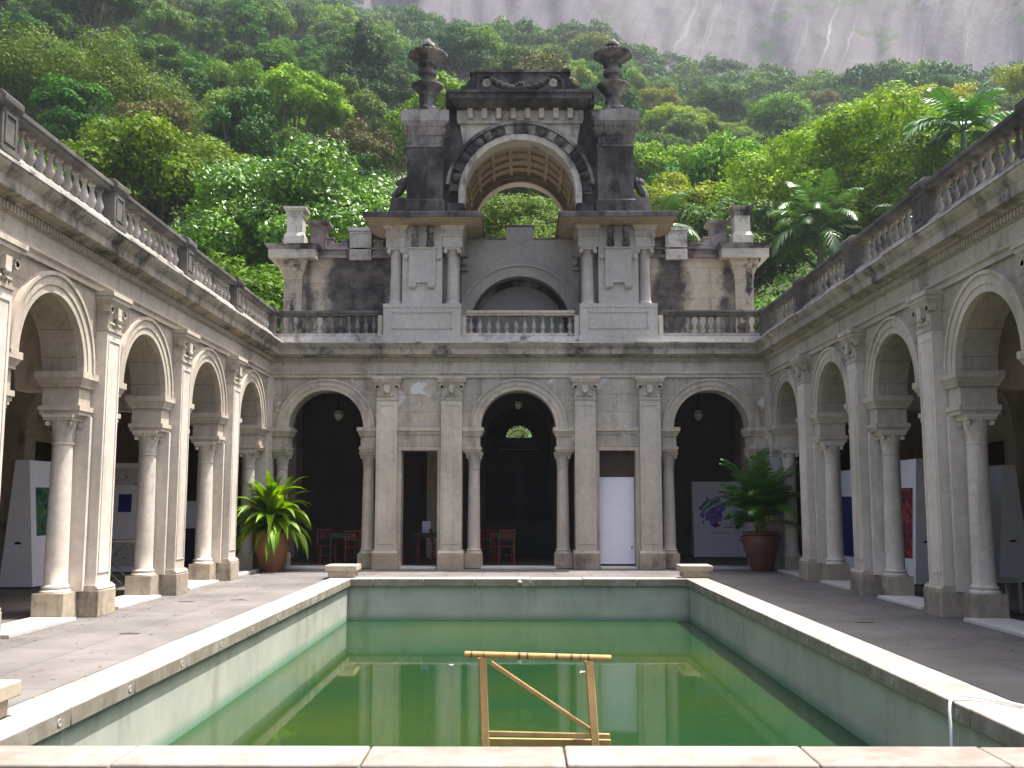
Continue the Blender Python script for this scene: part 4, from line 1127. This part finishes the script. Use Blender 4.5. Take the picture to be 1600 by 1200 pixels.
# hose over the right coping
hp = [(3.36, 8.05, -.9), (3.37, 8.06, -.5), (3.385, 8.08, -.2), (3.40, 8.12, -.02), (3.45, 8.17, .055), (3.56, 8.2, .062), (3.72, 8.12, .05), (3.86, 7.9, .046), (3.95, 7.6, .04), (4.05, 7.3, .02), (4.2, 6.9, .02), (4.6, 6.4, .02)]
def smooth_path(pts, n=6):
    out = []
    P = [Vector(p) for p in pts]
    for i in range(len(P)-1):
        p0 = P[max(i-1, 0)]; p1 = P[i]; p2 = P[i+1]; p3 = P[min(i+2, len(P)-1)]
        for k in range(n):
            t = k/n
            out.append(.5*((2*p1)+(p2-p0)*t+(2*p0-5*p1+4*p2-p3)*t*t+(-p0+3*p1-3*p2+p3)*t**3))
    out.append(P[-1]); return out
tag(MB().tube(smooth_path(hp), .012, 8).build('garden_hose', M['hose']), 'thin white hose draped over the right coping into the pool', 'hose')

# drain covers in the paving, floating debris
for i, (x, y, lab) in enumerate([(-4.75, 12.4, 'small dark drain slot in the sunlit paving nearest the viewer'), (-5.35, 16.3, 'small dark drain slot in the sunlit paving beside the second left pier'), (-4.6, 16.6, 'small dark drain slot in the sunlit paving nearer the pool'), (4.62, 13.6, 'small dark drain slot in the shaded paving right of the pool')]):
    r = empty('floor_drain', (x, y, .004), lab, 'drain', 'drain slots in the paving')
    MB().box(x-.12, x+.12, y-.05, y+.05, .001, .004).build('drain_grate', M['brownwood'], r)
rg = random.Random(12)
for i, (x, y, s_, lab) in enumerate([(1.62, 8.8, .07, 'largest white scrap floating on the water at the right'), (1.75, 9.2, .04, 'small white scrap floating beside the largest one'), (-1.0, 15.2, .05, 'white fleck floating near the far left of the water'), (.9, 14.6, .05, 'white fleck floating in the middle of the water')]):
    o = MB(); n = 9
    V = [(x, y, WAT+.012)]+[(x+s_*rg.uniform(.4, 1.2)*math.cos(2*PI*k/n), y+s_*rg.uniform(.4, 1.2)*math.sin(2*PI*k/n), WAT+.004+rg.uniform(0, .012)) for k in range(n)]
    o.add(V, [(0, k+1, (k+1) % n+1) for k in range(n)])
    tag(o.build('floating_scrap', M['paper']), lab, 'litter', 'scraps floating on the pool')

rg = random.Random(31); o = MB()
for k in range(420):
    sd = rg.choice((-1, 1)); x = sd*rg.uniform(3.98, 6.05); y = rg.uniform(7, 23.8)
    if rg.random() < .4: x = sd*(5.9-abs(rg.gauss(0, .15)))
    a = rg.uniform(0, 6.28); q = rg.uniform(.012, .035); c, n = q*math.cos(a), q*math.sin(a)
    o.add([(x-c, y-n, .006), (x+n*.5, y-c*.5, .012), (x+c, y+n, .007), (x-n*.5, y+c*.5, .005)], [(0, 1, 2, 3)])
tag(o.build('leaf_litter', simple('dry_leaf', (.16, .11, .05), .8, var=.4), smooth=False), 'scattered dry leaves and grit on the paving', 'leaf litter', kind='stuff')

# ------------------------------------------------------------------ potted plants
def pot(root, x, y, prof, mat, ringz=None, handles=False):
    p = MB().lathe(x, y, prof, 32).build('pot', mat, root)
    MB().lathe(x, y, [(prof[-1][0]-.05, prof[-1][1]-.05), (.0, prof[-1][1]-.03)], 20).build('soil', M['soil'], p)
    if handles:
        for q in (-1, 1): MB().tube([(x+q*.40, y, .80), (x+q*.47, y, .79), (x+q*.48, y, .72), (x+q*.41, y, .68)], .022, 8).build('handle', mat, p)
    return p
px, py = -5.72, 23.35
r = empty('potted_plant', (px, py, 0), 'bright green strap-leaved plant arching over a tall terracotta pot, in the sun', 'potted plant')
pot(r, px, py, [(.20, 0), (.22, .01), (.28, .15), (.36, .42), (.395, .62), (.40, .72), (.38, .80), (.40, .82), (.415, .86), (.40, .90), (.36, .90), (.34, .82)], M['terracotta'])
def strap_leaf(mb, o, yaw, pitch, length, width, droop, rs, seg=9):
    p = Vector(o); d = Vector((math.cos(yaw)*math.cos(pitch), math.sin(yaw)*math.cos(pitch), math.sin(pitch)))
    side = Vector((-math.sin(yaw), math.cos(yaw), 0)); side = (side+Vector((0, 0, rs.uniform(-.3, .3)))).normalized()
    V = []; st = length/seg
    for i in range(seg+1):
        t = i/seg
        wv = width*(.28+.9*math.sin(PI*min(1, t**.75*1.0))**.8)*(1-t**5) if t < 1 else .002
        nrm = d.cross(side).normalized()
        V += [tuple(p-side*wv/2+nrm*wv*.13), tuple(p-nrm*wv*.05), tuple(p+side*wv/2+nrm*wv*.13)]
        p = p+d*st; d = (d+Vector((0, 0, -droop*st*(.5+1.2*t)))).normalized()
    F = []
    for i in range(seg):
        a = 3*i; F += [(a, a+1, a+4, a+3), (a+1, a+2, a+5, a+4)]
    mb.add(V, F)
rs = random.Random(21); o = MB()
for k in range(84):
    t = k/84
    yaw = k*2.39996+rs.uniform(-.25, .25); pitch = math.radians(12+62*(t**1.3))+rs.uniform(-.12, .12)
    strap_leaf(o, (px+rs.uniform(-.1, .1)*1.4, py+rs.uniform(-.1, .1)*1.4, .92+.42*t), yaw, pitch, rs.uniform(1.0, 1.35), rs.uniform(.17, .225), rs.uniform(1.9, 3.0)*(1.1-.6*t), rs)
o.build('foliage', L['strap'], r)
MB().tube([(px, py, .8), (px+.02, py, 1.1), (px, py, 1.42)], [.07, .06, .03], 8).build('stem', M['trunk'], r)

px, py = 5.66, 23.55
r = empty('potted_plant', (px, py, 0), 'dark feathery palm in a brown glazed jar with small handles, in the shaded corner', 'potted plant')
pot(r, px, py, [(.20, 0), (.23, .01), (.27, .12), (.34, .35), (.41, .60), (.42, .74), (.38, .82), (.42, .85), (.43, .89), (.41, .91), (.37, .90), (.35, .84)], M['glazed'], handles=True)
def frond(mb, o, yaw, pitch, length, leafl, droop, rs, n=26, lw=.035, stemr=.012, hang=.5):
    p = Vector(o); d = Vector((math.cos(yaw)*math.cos(pitch), math.sin(yaw)*math.cos(pitch), math.sin(pitch)))
    st = length/n; pts = [p.copy()]
    for i in range(n):
        t = (i+1)/n
        side = d.cross(Vector((0, 0, 1)))
        if side.length < .05: side = Vector((-math.sin(yaw), math.cos(yaw), 0))
        side.normalize(); up = side.cross(d).normalized()
        p = p+d*st; d = (d+Vector((0, 0, -droop*st*(.4+1.3*t)))).normalized(); pts.append(p.copy())
        if t < .18: continue
        ll = leafl*(math.sin(PI*(.12+.86*t))**.6)
        for sg in (-1, 1):
            dd = (side*sg*(1-.2*t)+d*(.45+.5*t)+up*rs.uniform(.0, .25)-Vector((0, 0, hang*rs.uniform(.4, 1)))).normalized()
            w_ = d*lw*.5
            a = p; m_ = p+dd*ll*.5+Vector((0, 0, .02)); e = p+dd*ll-Vector((0, 0, .12*ll))
            mb.add([tuple(a-w_), tuple(a+w_), tuple(m_+w_*1.2), tuple(m_-w_*1.2), tuple(e)], [(0, 1, 2, 3), (3, 2, 4)])
    mb.tube(pts[::3]+[pts[-1]], [stemr*(1-.8*i/(len(pts[::3]))) for i in range(len(pts[::3])+1)], 5)
rs = random.Random(5)
o = MB()
for k in range(46):
    t = k/46; yaw = k*2.39996+rs.uniform(-.2, .2); pitch = math.radians(35+50*t)+rs.uniform(-.1, .1)
    b0 = (px+rs.uniform(-.14, .14), py+rs.uniform(-.14, .14), .92+.55*rs.random())
    frond(o, b0, yaw, pitch, rs.uniform(1.1, 1.65)*(.8+.25*t), .42, rs.uniform(.9, 1.7)*(1.15-.45*t), rs, 24, .045, .010, .35)
# one long frond reaching left into the sun
frond(o, (px, py, 1.2), PI*1.02, math.radians(42), 1.45, .30, 1.15, rs, 28, .03, .010, .2)
o.build('foliage', L['areca'], r)
o = MB()
for k in range(7):
    a = k*2.4; x, y = px+.1*math.cos(a), py+.1*math.sin(a); o.tube([(x, y, .85), (x+.02*math.cos(a), y+.02*math.sin(a), 1.6)], [.018, .010], 6)
o.build('stem', L['areca'], r)

# ------------------------------------------------------------------ hillside
RT = [20, 35, 50, 80, 120, 200, 300, 450, 600]
RV = [.10, .19, .262, .325, .375, .415, .44, .475, .50]
AT = [-60, -30, -20, -13, -9, -4, 0, 5, 10, 17, 28, 60]
AV = [1.22, 1.22, 1.21, 1.20, 1.13, 1.135, 1.15, 1.11, 1.02, .965, .93, .93]
def vnoise(x, y, s):     # smooth value noise (numpy)
    rs_ = np.random.RandomState(s); tab = rs_.rand(64, 64)
    xi = np.floor(x).astype(int); yi = np.floor(y).astype(int); xf = x-xi; yf = y-yi
    u = xf*xf*(3-2*xf); v = yf*yf*(3-2*yf)
    g = lambda i, j: tab[i % 64, j % 64]
    return (g(xi, yi)*(1-u)+g(xi+1, yi)*u)*(1-v)+(g(xi, yi+1)*(1-u)+g(xi+1, yi+1)*u)*v
def hill(x, y):
    x = np.asarray(x, float); y = np.asarray(y, float)
    r = np.hypot(x, y); a = np.degrees(np.arctan2(x, y))
    rho = np.interp(r, RT, RV)*np.interp(a, AT, AV)
    n = (vnoise(x/38+9, y/38+4, 1)-.5)*.050*r + (vnoise(x/16+3, y/16+7, 2)-.5)*.022*r
    z = 1.6+rho*r-8.5+n*np.clip((r-45)/40, 0, 1)
    z = np.where(r < 48, np.minimum(z, (r-30)*.35), z)
    return np.maximum(z, -.6)
def rc(a): return np.interp(a, [-60, -16, -9, -6, 12, 20, 40], [385, 380, 350, 305, 290, 285, 300])
def grid_mesh(name, X, Y, Z, mat):
    n, m = X.shape
    co = np.stack([X, Y, Z], -1).reshape(-1, 3)
    i = np.arange(n-1)[:, None]*m+np.arange(m-1)[None, :]
    f = np.stack([i, i+1, i+m+1, i+m], -1).reshape(-1, 4)
    return np_mesh(name, co, f, mat, True)
def np_mesh(name, co, f, mat, smooth=False):
    me = bpy.data.meshes.new(name)
    me.vertices.add(len(co)); me.vertices.foreach_set('co', co.astype(np.float32).ravel())
    nf, k = f.shape
    me.loops.add(nf*k); me.loops.foreach_set('vertex_index', f.astype(np.int32).ravel())
    me.polygons.add(nf); me.polygons.foreach_set('loop_start', np.arange(0, nf*k, k, dtype=np.int32))
    try: me.polygons.foreach_set('loop_total', np.full(nf, k, dtype=np.int32))
    except Exception: pass
    me.polygons.foreach_set('use_smooth', np.full(nf, smooth, dtype=bool))
    me.update(calc_edges=True); me.validate()
    me.materials.append(mat); return me
def new(name, me):
    o = bpy.data.objects.new(name, me); COL.objects.link(o); return o
aa = np.radians(np.linspace(-58, 58, 180)); rrr = np.linspace(30, 480, 170)
A, R = np.meshgrid(aa, rrr); X = R*np.sin(A); Y = R*np.cos(A)
Z = hill(X, Y)
rcc = rc(np.degrees(A)); Z = np.where(R > rcc+12, Z-(R-rcc-12)*.8, Z)
t = NT('hillside_soil'); t.base(t.mix(t.noise(.3, 5), (.05, .06, .02), (.03, .045, .015)), .95, .1)
tag(new('hillside', grid_mesh('hillside', X, Y, Z, t.m)), kind='structure')

# granite cliff
def granite():
    t = NT('granite')
    x = t.sep()
    az = t.math('ADD', t.math('MULTIPLY', t.math('ARCTAN2', x[0], x[1]), 300.0), t.math('ADD', t.math('MULTIPLY', x[2], -.22), t.math('MULTIPLY', t.noise(.03, 5, .6), 10.0)))
    pv_ = t.comb(az, 0, x[2])
    col = t.mix(t.ramp(t.noise(.02, 7, .6), .35, .65), (.130, .115, .120), (.074, .068, .078))
    sv = t.vmul(pv_, (.45, 1, .012)); dk = t.ramp(t.noise(.5, 8, .68, sv), .48, .62)
    col = t.mix(t.math('MULTIPLY', dk, .6), col, (.055, .052, .062))
    sv2 = t.vmul(pv_, (.55, 1, .014))
    wt = t.math('MULTIPLY', t.ramp(t.noise(.5, 7, .65, sv2), .57, .66), t.ramp(t.noise(.012, 3, .5), .42, .58))
    col = t.mix(t.math('MULTIPLY', wt, .6), col, (.36, .35, .34))
    veg = t.ramp(t.math('ADD', t.noise(.045, 9, .75), t.math('MULTIPLY', t.math('ADD', x[2], t.math('MULTIPLY', x[0], .6)), .0006)), .68, .73)
    col = t.mix(t.math('MULTIPLY', veg, .7), col, (.045, .075, .025))
    t.bump(t.noise(.5, 9, .7, t.vmul(t.pos, (1, 1, .5))), .5, .6)
    return t.base(col, .9, .15)
aa = np.radians(np.linspace(-58, 58, 420)); tt = np.linspace(0, 1, 110)
A, Tt = np.meshgrid(aa, tt); ad = np.degrees(A)
r0 = rc(ad); base = hill(r0*np.sin(A), r0*np.cos(A))
dz = Tt*135-14; rad = r0+np.where(dz < 0, dz*.8, dz*.58)+9*(vnoise(ad*.22+20, Tt*1.2+3, 5)-.5)+3*(vnoise(ad*.9+20+Tt*2, Tt*2.5+3, 6)-.5)+.8*(vnoise(ad*3+20+Tt*3, Tt*6+3, 7)-.5)+.5*(vnoise(ad*7+20, Tt*30+3, 8)-.5)
tag(new('rock_face', grid_mesh('rock_face', rad*np.sin(A), rad*np.cos(A), base+dz, granite())), kind='structure')

# ------------------------------------------------------------------ trees
def crown_arrays(seed, rx, rz, nlobe, nleaf, lsize, flat=0, lobe=(.28, .42), gap=.0, asp=.55, droop=0):
    """lobes over a dome of half-width rx and height rz (base at z=0); returns co, faces, lobe centres"""
    g = np.random.RandomState(seed)
    C = []; Rl = []
    for i in range(nlobe):
        u = (i+.5)/nlobe; th_ = i*2.39996+g.uniform(-.3, .3)
        el = math.asin(min(1, max(0, 1-u*(1.08))) if u < .925 else 0)
        rr_ = g.uniform(.50, .95)
        x = rx*rr_*math.cos(el)*math.cos(th_); y = rx*rr_*math.cos(el)*math.sin(th_)
        z = rz*(.30+.60*rr_*math.sin(el)*(1-.35*flat))-rz*droop*math.cos(el)**4*g.uniform(0, .6)
        C.append((x, y, z)); Rl.append(rx*g.uniform(*lobe))
    C = np.array(C); Rl = np.array(Rl)
    w_ = Rl**2/np.sum(Rl**2); idx = g.choice(nlobe, nleaf, p=w_)
    d = g.normal(size=(nleaf, 3)); d[:, 2] = d[:, 2]*.85+.25; d /= np.linalg.norm(d, axis=1)[:, None]
    rad = Rl[idx]*(1-.45*g.rand(nleaf)**2.2)*g.uniform(.92, 1.10, nleaf)
    # clumpy surface
    bumpy = 1+.13*np.sin(d[:, 0]*9+idx)*np.sin(d[:, 1]*8+idx*2)*1.0+.08*np.sin(d[:, 2]*13+idx*3)
    P = C[idx]+d*(rad*bumpy)[:, None]*np.array([1, 1, .72*(1-.35*flat)])
    nrm = d+g.normal(size=(nleaf, 3))*.55; nrm[:, 2] += .35; nrm /= np.linalg.norm(nrm, axis=1)[:, None]
    up = g.normal(size=(nleaf, 3)); u = np.cross(nrm, up); u /= np.linalg.norm(u, axis=1)[:, None]; v = np.cross(nrm, u)
    s_ = lsize*g.uniform(.6, 1.35, nleaf)[:, None]
    co = np.stack([P-u*s_, P+v*s_*asp-nrm*s_*.12, P+u*s_, P-v*s_*asp-nrm*s_*.12], 1).reshape(-1, 3)
    f = np.arange(nleaf*4).reshape(-1, 4)
    return co, f, C
def tree_proto(nm, seed, rx, rz, hb, nlobe, nleaf, lsize, mat, **k):
    """hb = height of crown base; returns (crown mesh, trunk mesh)"""
    co, f, C = crown_arrays(seed, rx, rz, nlobe, nleaf, lsize, **k)
    co[:, 2] += hb
    cm = np_mesh('crown', co, f, mat)
    mb = MB(); g = random.Random(seed)
    top = hb+rz*.35; j1 = Vector((g.uniform(-.2, .2), g.uniform(-.2, .2), hb*.6)); j2 = Vector((g.uniform(-.3, .3), g.uniform(-.3, .3), top))
    mb.tube([(0, 0, -2.5), tuple(j1*.5), tuple(j1), tuple(j2)], [.10+rx*.045, .08+rx*.035, .06+rx*.03, .04+rx*.015], 8)
    for c in C[::max(1, len(C)//9)]:
        e = Vector(c)+Vector((0, 0, hb)); m_ = j1.lerp(e, .5)+Vector((0, 0, -.05*rx)); mb.tube([tuple(j1), tuple(m_), tuple(e)], [.04+rx*.018, .03+rx*.011, .02+rx*.004], 6)
    tm = mb.mesh('trunk', M['trunk'])
    return cm, tm
PRO = {
 'dome': [tree_proto('dome', 11+i, 4.2, 5.0, 4.0, 34, 9500, .175, L['mid'], lobe=(.18, .34)) for i in range(2)],
 'dark': [tree_proto('dark', 31+i, 3.6, 6.2, 3.2, 36, 9500, .165, L['deep'], lobe=(.18, .34), droop=.6) for i in range(2)],
 'bright': [tree_proto('bright', 41+i, 4.4, 4.2, 4.2, 34, 9000, .175, L['light'], lobe=(.18, .32)) for i in range(2)],
 'umbrella': [tree_proto('umbrella', 51, 5.6, 3.0, 6.0, 26, 9000, .15, L['yellow'], flat=1, lobe=(.20, .30))],
 'brown': [tree_proto('brown', 61, 3.8, 4.2, 4.2, 26, 5200, .15, L['brown'], lobe=(.20, .32))],
 'bluish': [tree_proto('bluish', 71, 3.8, 4.8, 3.8, 34, 9000, .16, L['bluish'], lobe=(.18, .32))],
 'vine': [tree_proto('vine', 81, 2.6, 8.2, 2.0, 30, 9000, .16, L['deep'], lobe=(.26, .42), droop=.4)],
}
KIND = {'dome': 'mid-green domed tree', 'dark': 'dark dense tree', 'bright': 'bright green tree', 'umbrella': 'yellow-green flat-topped tree',
        'brown': 'brownish tree', 'bluish': 'grey-green rounded tree', 'vine': 'narrow vine-hung tree'}
def put_tree(kind, x, y, z, s, rz, v=0, sz=1):
    cm, tm = PRO[kind][v % len(PRO[kind])]
    r = bpy.data.objects.new('forest_tree', None); COL.objects.link(r); r.location = (x, y, z); r.rotation_euler = (0, 0, rz); r.scale = (s, s, s*sz)
    c = bpy.data.objects.new('crown', cm); COL.objects.link(c); c.parent = r
    t_ = bpy.data.objects.new('trunk', tm); COL.objects.link(t_); t_.parent = r
    r['category'] = 'tree'; r['group'] = 'trees of the hillside forest'
    return r
g = random.Random(99)
placed = []; trees = []
def free(x, y, d):
    for a, b_, c in placed:
        if (a-x)**2+(b_-y)**2 < ((d+c)*.5)**2: return False
    return True
HERO = []   # (name, kind...)
# hero crowns of their own (built larger, with more leaves)
def hero(az, r_, rx, rz, hb, nlobe, nleaf, ls, mat, lab, seed, **k):
    a = math.radians(az); x, y = r_*math.sin(a), r_*math.cos(a); z = float(hill(x, y))
    cm, tm = tree_proto('hero', seed, rx, rz, hb, nlobe, nleaf, ls, mat, **k)
    o = empty('tall_tree', (x, y, z), lab, 'tree', 'big trees close behind the roofs')
    c = new('crown', cm); c.parent = o; t_ = new('trunk', tm); t_.parent = o
    placed.append((x, y, rx*1.9)); return o
hero(-12.3, 50, 7.6, 7.6, 2.8, 74, 80000, .115, L['shiny'], 'large glossy-leaved tree with white glints rising behind the left roof corner', 201, lobe=(.12, .24), droop=.5)
hero(-5.6, 54, 5.2, 7.0, 3.5, 50, 45000, .115, L['shiny'], 'glossy-leaved tree just left of the tower', 202, lobe=(.2, .32))
hero(-16.5, 41, 3.4, 4.5, 3.0, 24, 19200, 0.119, L['mid'], 'low rounded tree with pale shoots at the left roof corner', 203)
hero(1.0, 48, 4.6, 5.8, 4.6, 30, 30400, 0.105, L['bluish'], 'dark large-leaved tree with pale blossom-like leaves seen through the tower arch', 204, lobe=(.2, .3))
hero(19.6, 66, 9.5, 12.5, 4.5, 70, 70000, .14, L['light'], 'big airy bright green tree with visible branches above the right wing', 205, lobe=(.12, .22))
hero(24.5, 60, 6.5, 10.5, 4.5, 50, 42000, .13, L['mid'], 'bright green tree at the upper right above the balustrade', 206, lobe=(.18, .28))
hero(14.6, 46, 4.4, 5.0, 2.6, 30, 24000, 0.126, L['bluish'], 'olive-green small-leaved tree beside the right roof chimney', 207, lobe=(.2, .3))
hero(11.6, 60, 4.6, 6.8, 3.0, 30, 22400, 0.154, L['bluish'], 'grey-green loose tree directly above the right roof chimney', 208, lobe=(.2, .3))
hero(19.4, 47, 3.6, 5.4, 3.0, 26, 17600, 0.126, L['mid'], 'dark bushy tree touching the middle of the right balustrade', 209)
hero(-20.5, 58, 6.2, 6.5, 4.0, 36, 27200, 0.154, L['mid'], 'tufted mid-green tree just above the middle of the left balustrade', 210, lobe=(.18, .28))
hero(-25.0, 88, 11.0, 6.5, 4.0, 60, 54400, 0.140, L['mid'], 'broad spreading feathery tree at the upper left edge', 211, flat=.2, droop=1.0, lobe=(.16, .26))
hero(-13.2, 88, 5.2, 6.8, 4.5, 30, 19200, 0.168, L['light'], 'bright yellow-green tree standing out above the glossy tree, left of centre', 212, lobe=(.18, .28))
hero(8.3, 70, 5.0, 6.0, 3.2, 30, 19200, 0.154, L['yellow'], 'yellow-green tree right of the tower behind the palm', 213, lobe=(.2, .3))
hero(-9.5, 84, 4.4, 5.5, 3.2, 28, 11200, 0.140, L['brown'], 'brown-leaved tree left of the tower between green ones', 214, lobe=(.2, .3))
KS = ['dome', 'dark', 'bright', 'bluish', 'vine', 'umbrella', 'brown']
tries = 0
while len(trees) < 285 and tries < 30000:
    tries += 1
    u = g.random(); r_ = math.sqrt(50**2+u*(208**2-50**2)); az = g.uniform(-30, 30)
    x, y = r_*math.sin(math.radians(az)), r_*math.cos(math.radians(az))
    s = g.uniform(.55, 1.25)*(1 if r_ > 70 else .8)
    if not free(x, y, 5.6*s): continue
    wts = [5, 7, 1.8, 2.5, 3.8, .5, .15] if az < -4 else [5, 3.2, 3.6, 3.2, .8, 1.3, .5]
    kind = g.choices(KS, wts)[0]
    placed.append((x, y, 5.6*s))
    trees.append((put_tree(kind, x, y, float(hill(x, y))-.6+g.uniform(-1.5, 2.8), s, g.uniform(0, 6.28), g.randint(0, 1), g.uniform(.8, 1.35)), kind, x, y))
# labels that single out each one
from math import degrees, atan2
zones = {}
for o, kind, x, y in trees:
    az = degrees(atan2(x, y)); q = hill(x, y); el = (float(q)+8-1.6)/math.hypot(x, y)
    h_ = 'over the near left wing' if az < -17 else 'over the far left wing' if az < -11 else 'left of the tower' if az < -4 else 'behind the tower' if az < 4 else 'right of the tower' if az < 11 else 'over the far right wing' if az < 17 else 'over the near right wing'
    v_ = 'low on the slope' if el < .37 else 'halfway up the slope' if el < .425 else 'high on the slope'
    zones.setdefault((kind, h_, v_), []).append((az, o))
ORD = 'leftmost second third fourth fifth sixth seventh eighth ninth tenth eleventh twelfth thirteenth fourteenth fifteenth sixteenth seventeenth eighteenth nineteenth twentieth'.split()
for (kind, h_, v_), ls in zones.items():
    ls.sort(key=lambda p: p[0])
    for i, (az, o) in enumerate(ls):
        n_ = '' if len(ls) == 1 else 'rightmost ' if i == len(ls)-1 else 'leftmost ' if i == 0 else ORD[min(i, 19)]+'-from-left '
        o['label'] = n_+KIND[kind]+' '+v_+' '+h_
# far forest, one mass
def far_forest():
    gg = np.random.RandomState(5); P = []; T_ = [[] for _ in range(5)]
    protos = [crown_arrays(300+i, 4.0, 5.2, 14, 760, .36, lobe=(.26, .44))[0].reshape(-1, 4, 3) for i in range(4)]
    cells = {}
    n = 0
    while n < 3600:
        n += 1
        az = gg.uniform(-46, 46); lim = float(rc(az))+6; lo_ = 200 if abs(az) < 30 else 62
        u = gg.rand(); r_ = math.sqrt(lo_**2+u*(lim**2-lo_**2)); x, y = r_*math.sin(math.radians(az)), r_*math.cos(math.radians(az))
        key = (int(x//5.2), int(y//5.2))
        if key in cells: continue
        cells[key] = 1
        s = gg.uniform(.55, 1.15); a = gg.uniform(0, 6.28); c, q = math.cos(a), math.sin(a)
        p = protos[gg.randint(4)]*s*np.array([1, 1, gg.uniform(.85, 1.3)])
        p = np.stack([p[..., 0]*c-p[..., 1]*q, p[..., 0]*q+p[..., 1]*c, p[..., 2]], -1)+np.array([x, y, float(hill(x, y))+3.0+gg.uniform(-2.2, 3.0)])
        T_[gg.choice(5, p=[.33, .27, .2, .15, .05])].append(p)
    co = []; mi = []
    for k, ls in enumerate(T_):
        if ls:
            b_ = np.concatenate(ls); co.append(b_.reshape(-1, 3)); mi.append(np.full(len(b_), k))
    co = np.concatenate(co); mi = np.concatenate(mi)
    me = np_mesh('far_forest', co, np.arange(len(co)).reshape(-1, 4), L['deep'])
    for m_ in (L['mid'], L['bluish'], L['light'], L['brown']): me.materials.append(m_)
    me.polygons.foreach_set('material_index', mi.astype(np.int32)); me.update()
    return me
tag(new('forest', far_forest()), 'unbroken rainforest canopy covering the upper slope below the granite face', 'forest', kind='stuff')
# shrubs: undergrowth carpet between the trees
def undergrowth():
    gg = np.random.RandomState(8); n = 170000
    az = np.radians(gg.uniform(-36, 36, n)); r_ = np.sqrt(40**2+gg.rand(n)*(215**2-40**2)); x = r_*np.sin(az); y = r_*np.cos(az)
    z = hill(x, y)+gg.rand(n)**1.5*3.2*vnoise(x/5, y/5, 9)*1.6
    P = np.stack([x, y, z], -1)
    nr = gg.normal(size=(n, 3)); nr[:, 2] = abs(nr[:, 2])+.4; nr /= np.linalg.norm(nr, axis=1)[:, None]
    u = np.cross(nr, gg.normal(size=(n, 3))); u /= np.linalg.norm(u, axis=1)[:, None]; v = np.cross(nr, u); s = (.16+.22*gg.rand(n))[:, None]*np.clip(r_/110, .6, 1.3)[:, None]
    co = np.stack([P-u*s, P+v*s*.6, P+u*s, P-v*s*.6], 1).reshape(-1, 3)
    return np_mesh('undergrowth', co, np.arange(n*4).reshape(-1, 4), L['deep'])
tag(new('undergrowth', undergrowth()), 'dark undergrowth filling the slope between the trees', 'undergrowth', kind='stuff')

# palms
def palm(az, r_, h, fl, lab, seed, nf=17, lean=0, zoff=0):
    a = math.radians(az); x, y = r_*math.sin(a), r_*math.cos(a); z = float(hill(x, y))+zoff
    o = empty('palm_tree', (x, y, z), lab, 'palm', 'palms on the lower slope')
    rs = random.Random(seed)
    MB().tube([(x, y, z-2), (x+lean*.3, y, z+h*.4), (x+lean*.7, y, z+h*.75), (x+lean, y, z+h)], [.28, .22, .19, .16], 10).build('trunk', M['trunk'], o)
    MB().tube([(x+lean, y, z+h-.1), (x+lean, y, z+h+.9)], [.17, .10], 8).build('crownshaft', L['palm'], o)
    f = MB()
    for k in range(nf):
        t = k/nf
        frond(f, (x+lean, y, z+h+.8), k*2.39996+rs.uniform(-.2, .2), math.radians(8+72*t)+rs.uniform(-.1, .1), fl*rs.uniform(.85, 1.1), fl*.27, rs.uniform(.20, .30)*(4.4/fl)*(1.2-.3*t)*1.6, rs, 30, .10, .05, .7)
    f.build('fronds', L['palm'], o)
palm(17.2, 56, 7.6, 3.6, 'large palm with arching fronds above the right wing, right of the chimney', 1, 24)
palm(25.3, 54, 12.8, 3.6, 'tall leaning palm near the upper right corner', 2, 15, -.5)
palm(7.9, 50, 7.2, 3.2, 'palm with drooping fronds peeping out right of the tower pier', 3, 14)
palm(21.9, 50, 8.8, 1.9, 'small palm tuft just above the right balustrade', 4, 13)

# ------------------------------------------------------------------ haze
hz = MB(); hz.box(-400, 400, -40, 500, -3.2, 345)
ho = hz.build('haze', M['white'], smooth=False)
hm = bpy.data.materials.new('haze'); hm.use_nodes = True; hn = hm.node_tree.nodes; hn.remove(hn['Principled BSDF'])
pv = hn.new('ShaderNodeVolumePrincipled'); pv.inputs['Color'].default_value = (.80, .87, 1, 1); pv.inputs['Density'].default_value = .00027; pv.inputs['Anisotropy'].default_value = .3
hm.node_tree.links.new(pv.outputs[0], hn['Material Output'].inputs['Volume'])
ho.data.materials.clear(); ho.data.materials.append(hm); tag(ho, kind='stuff')
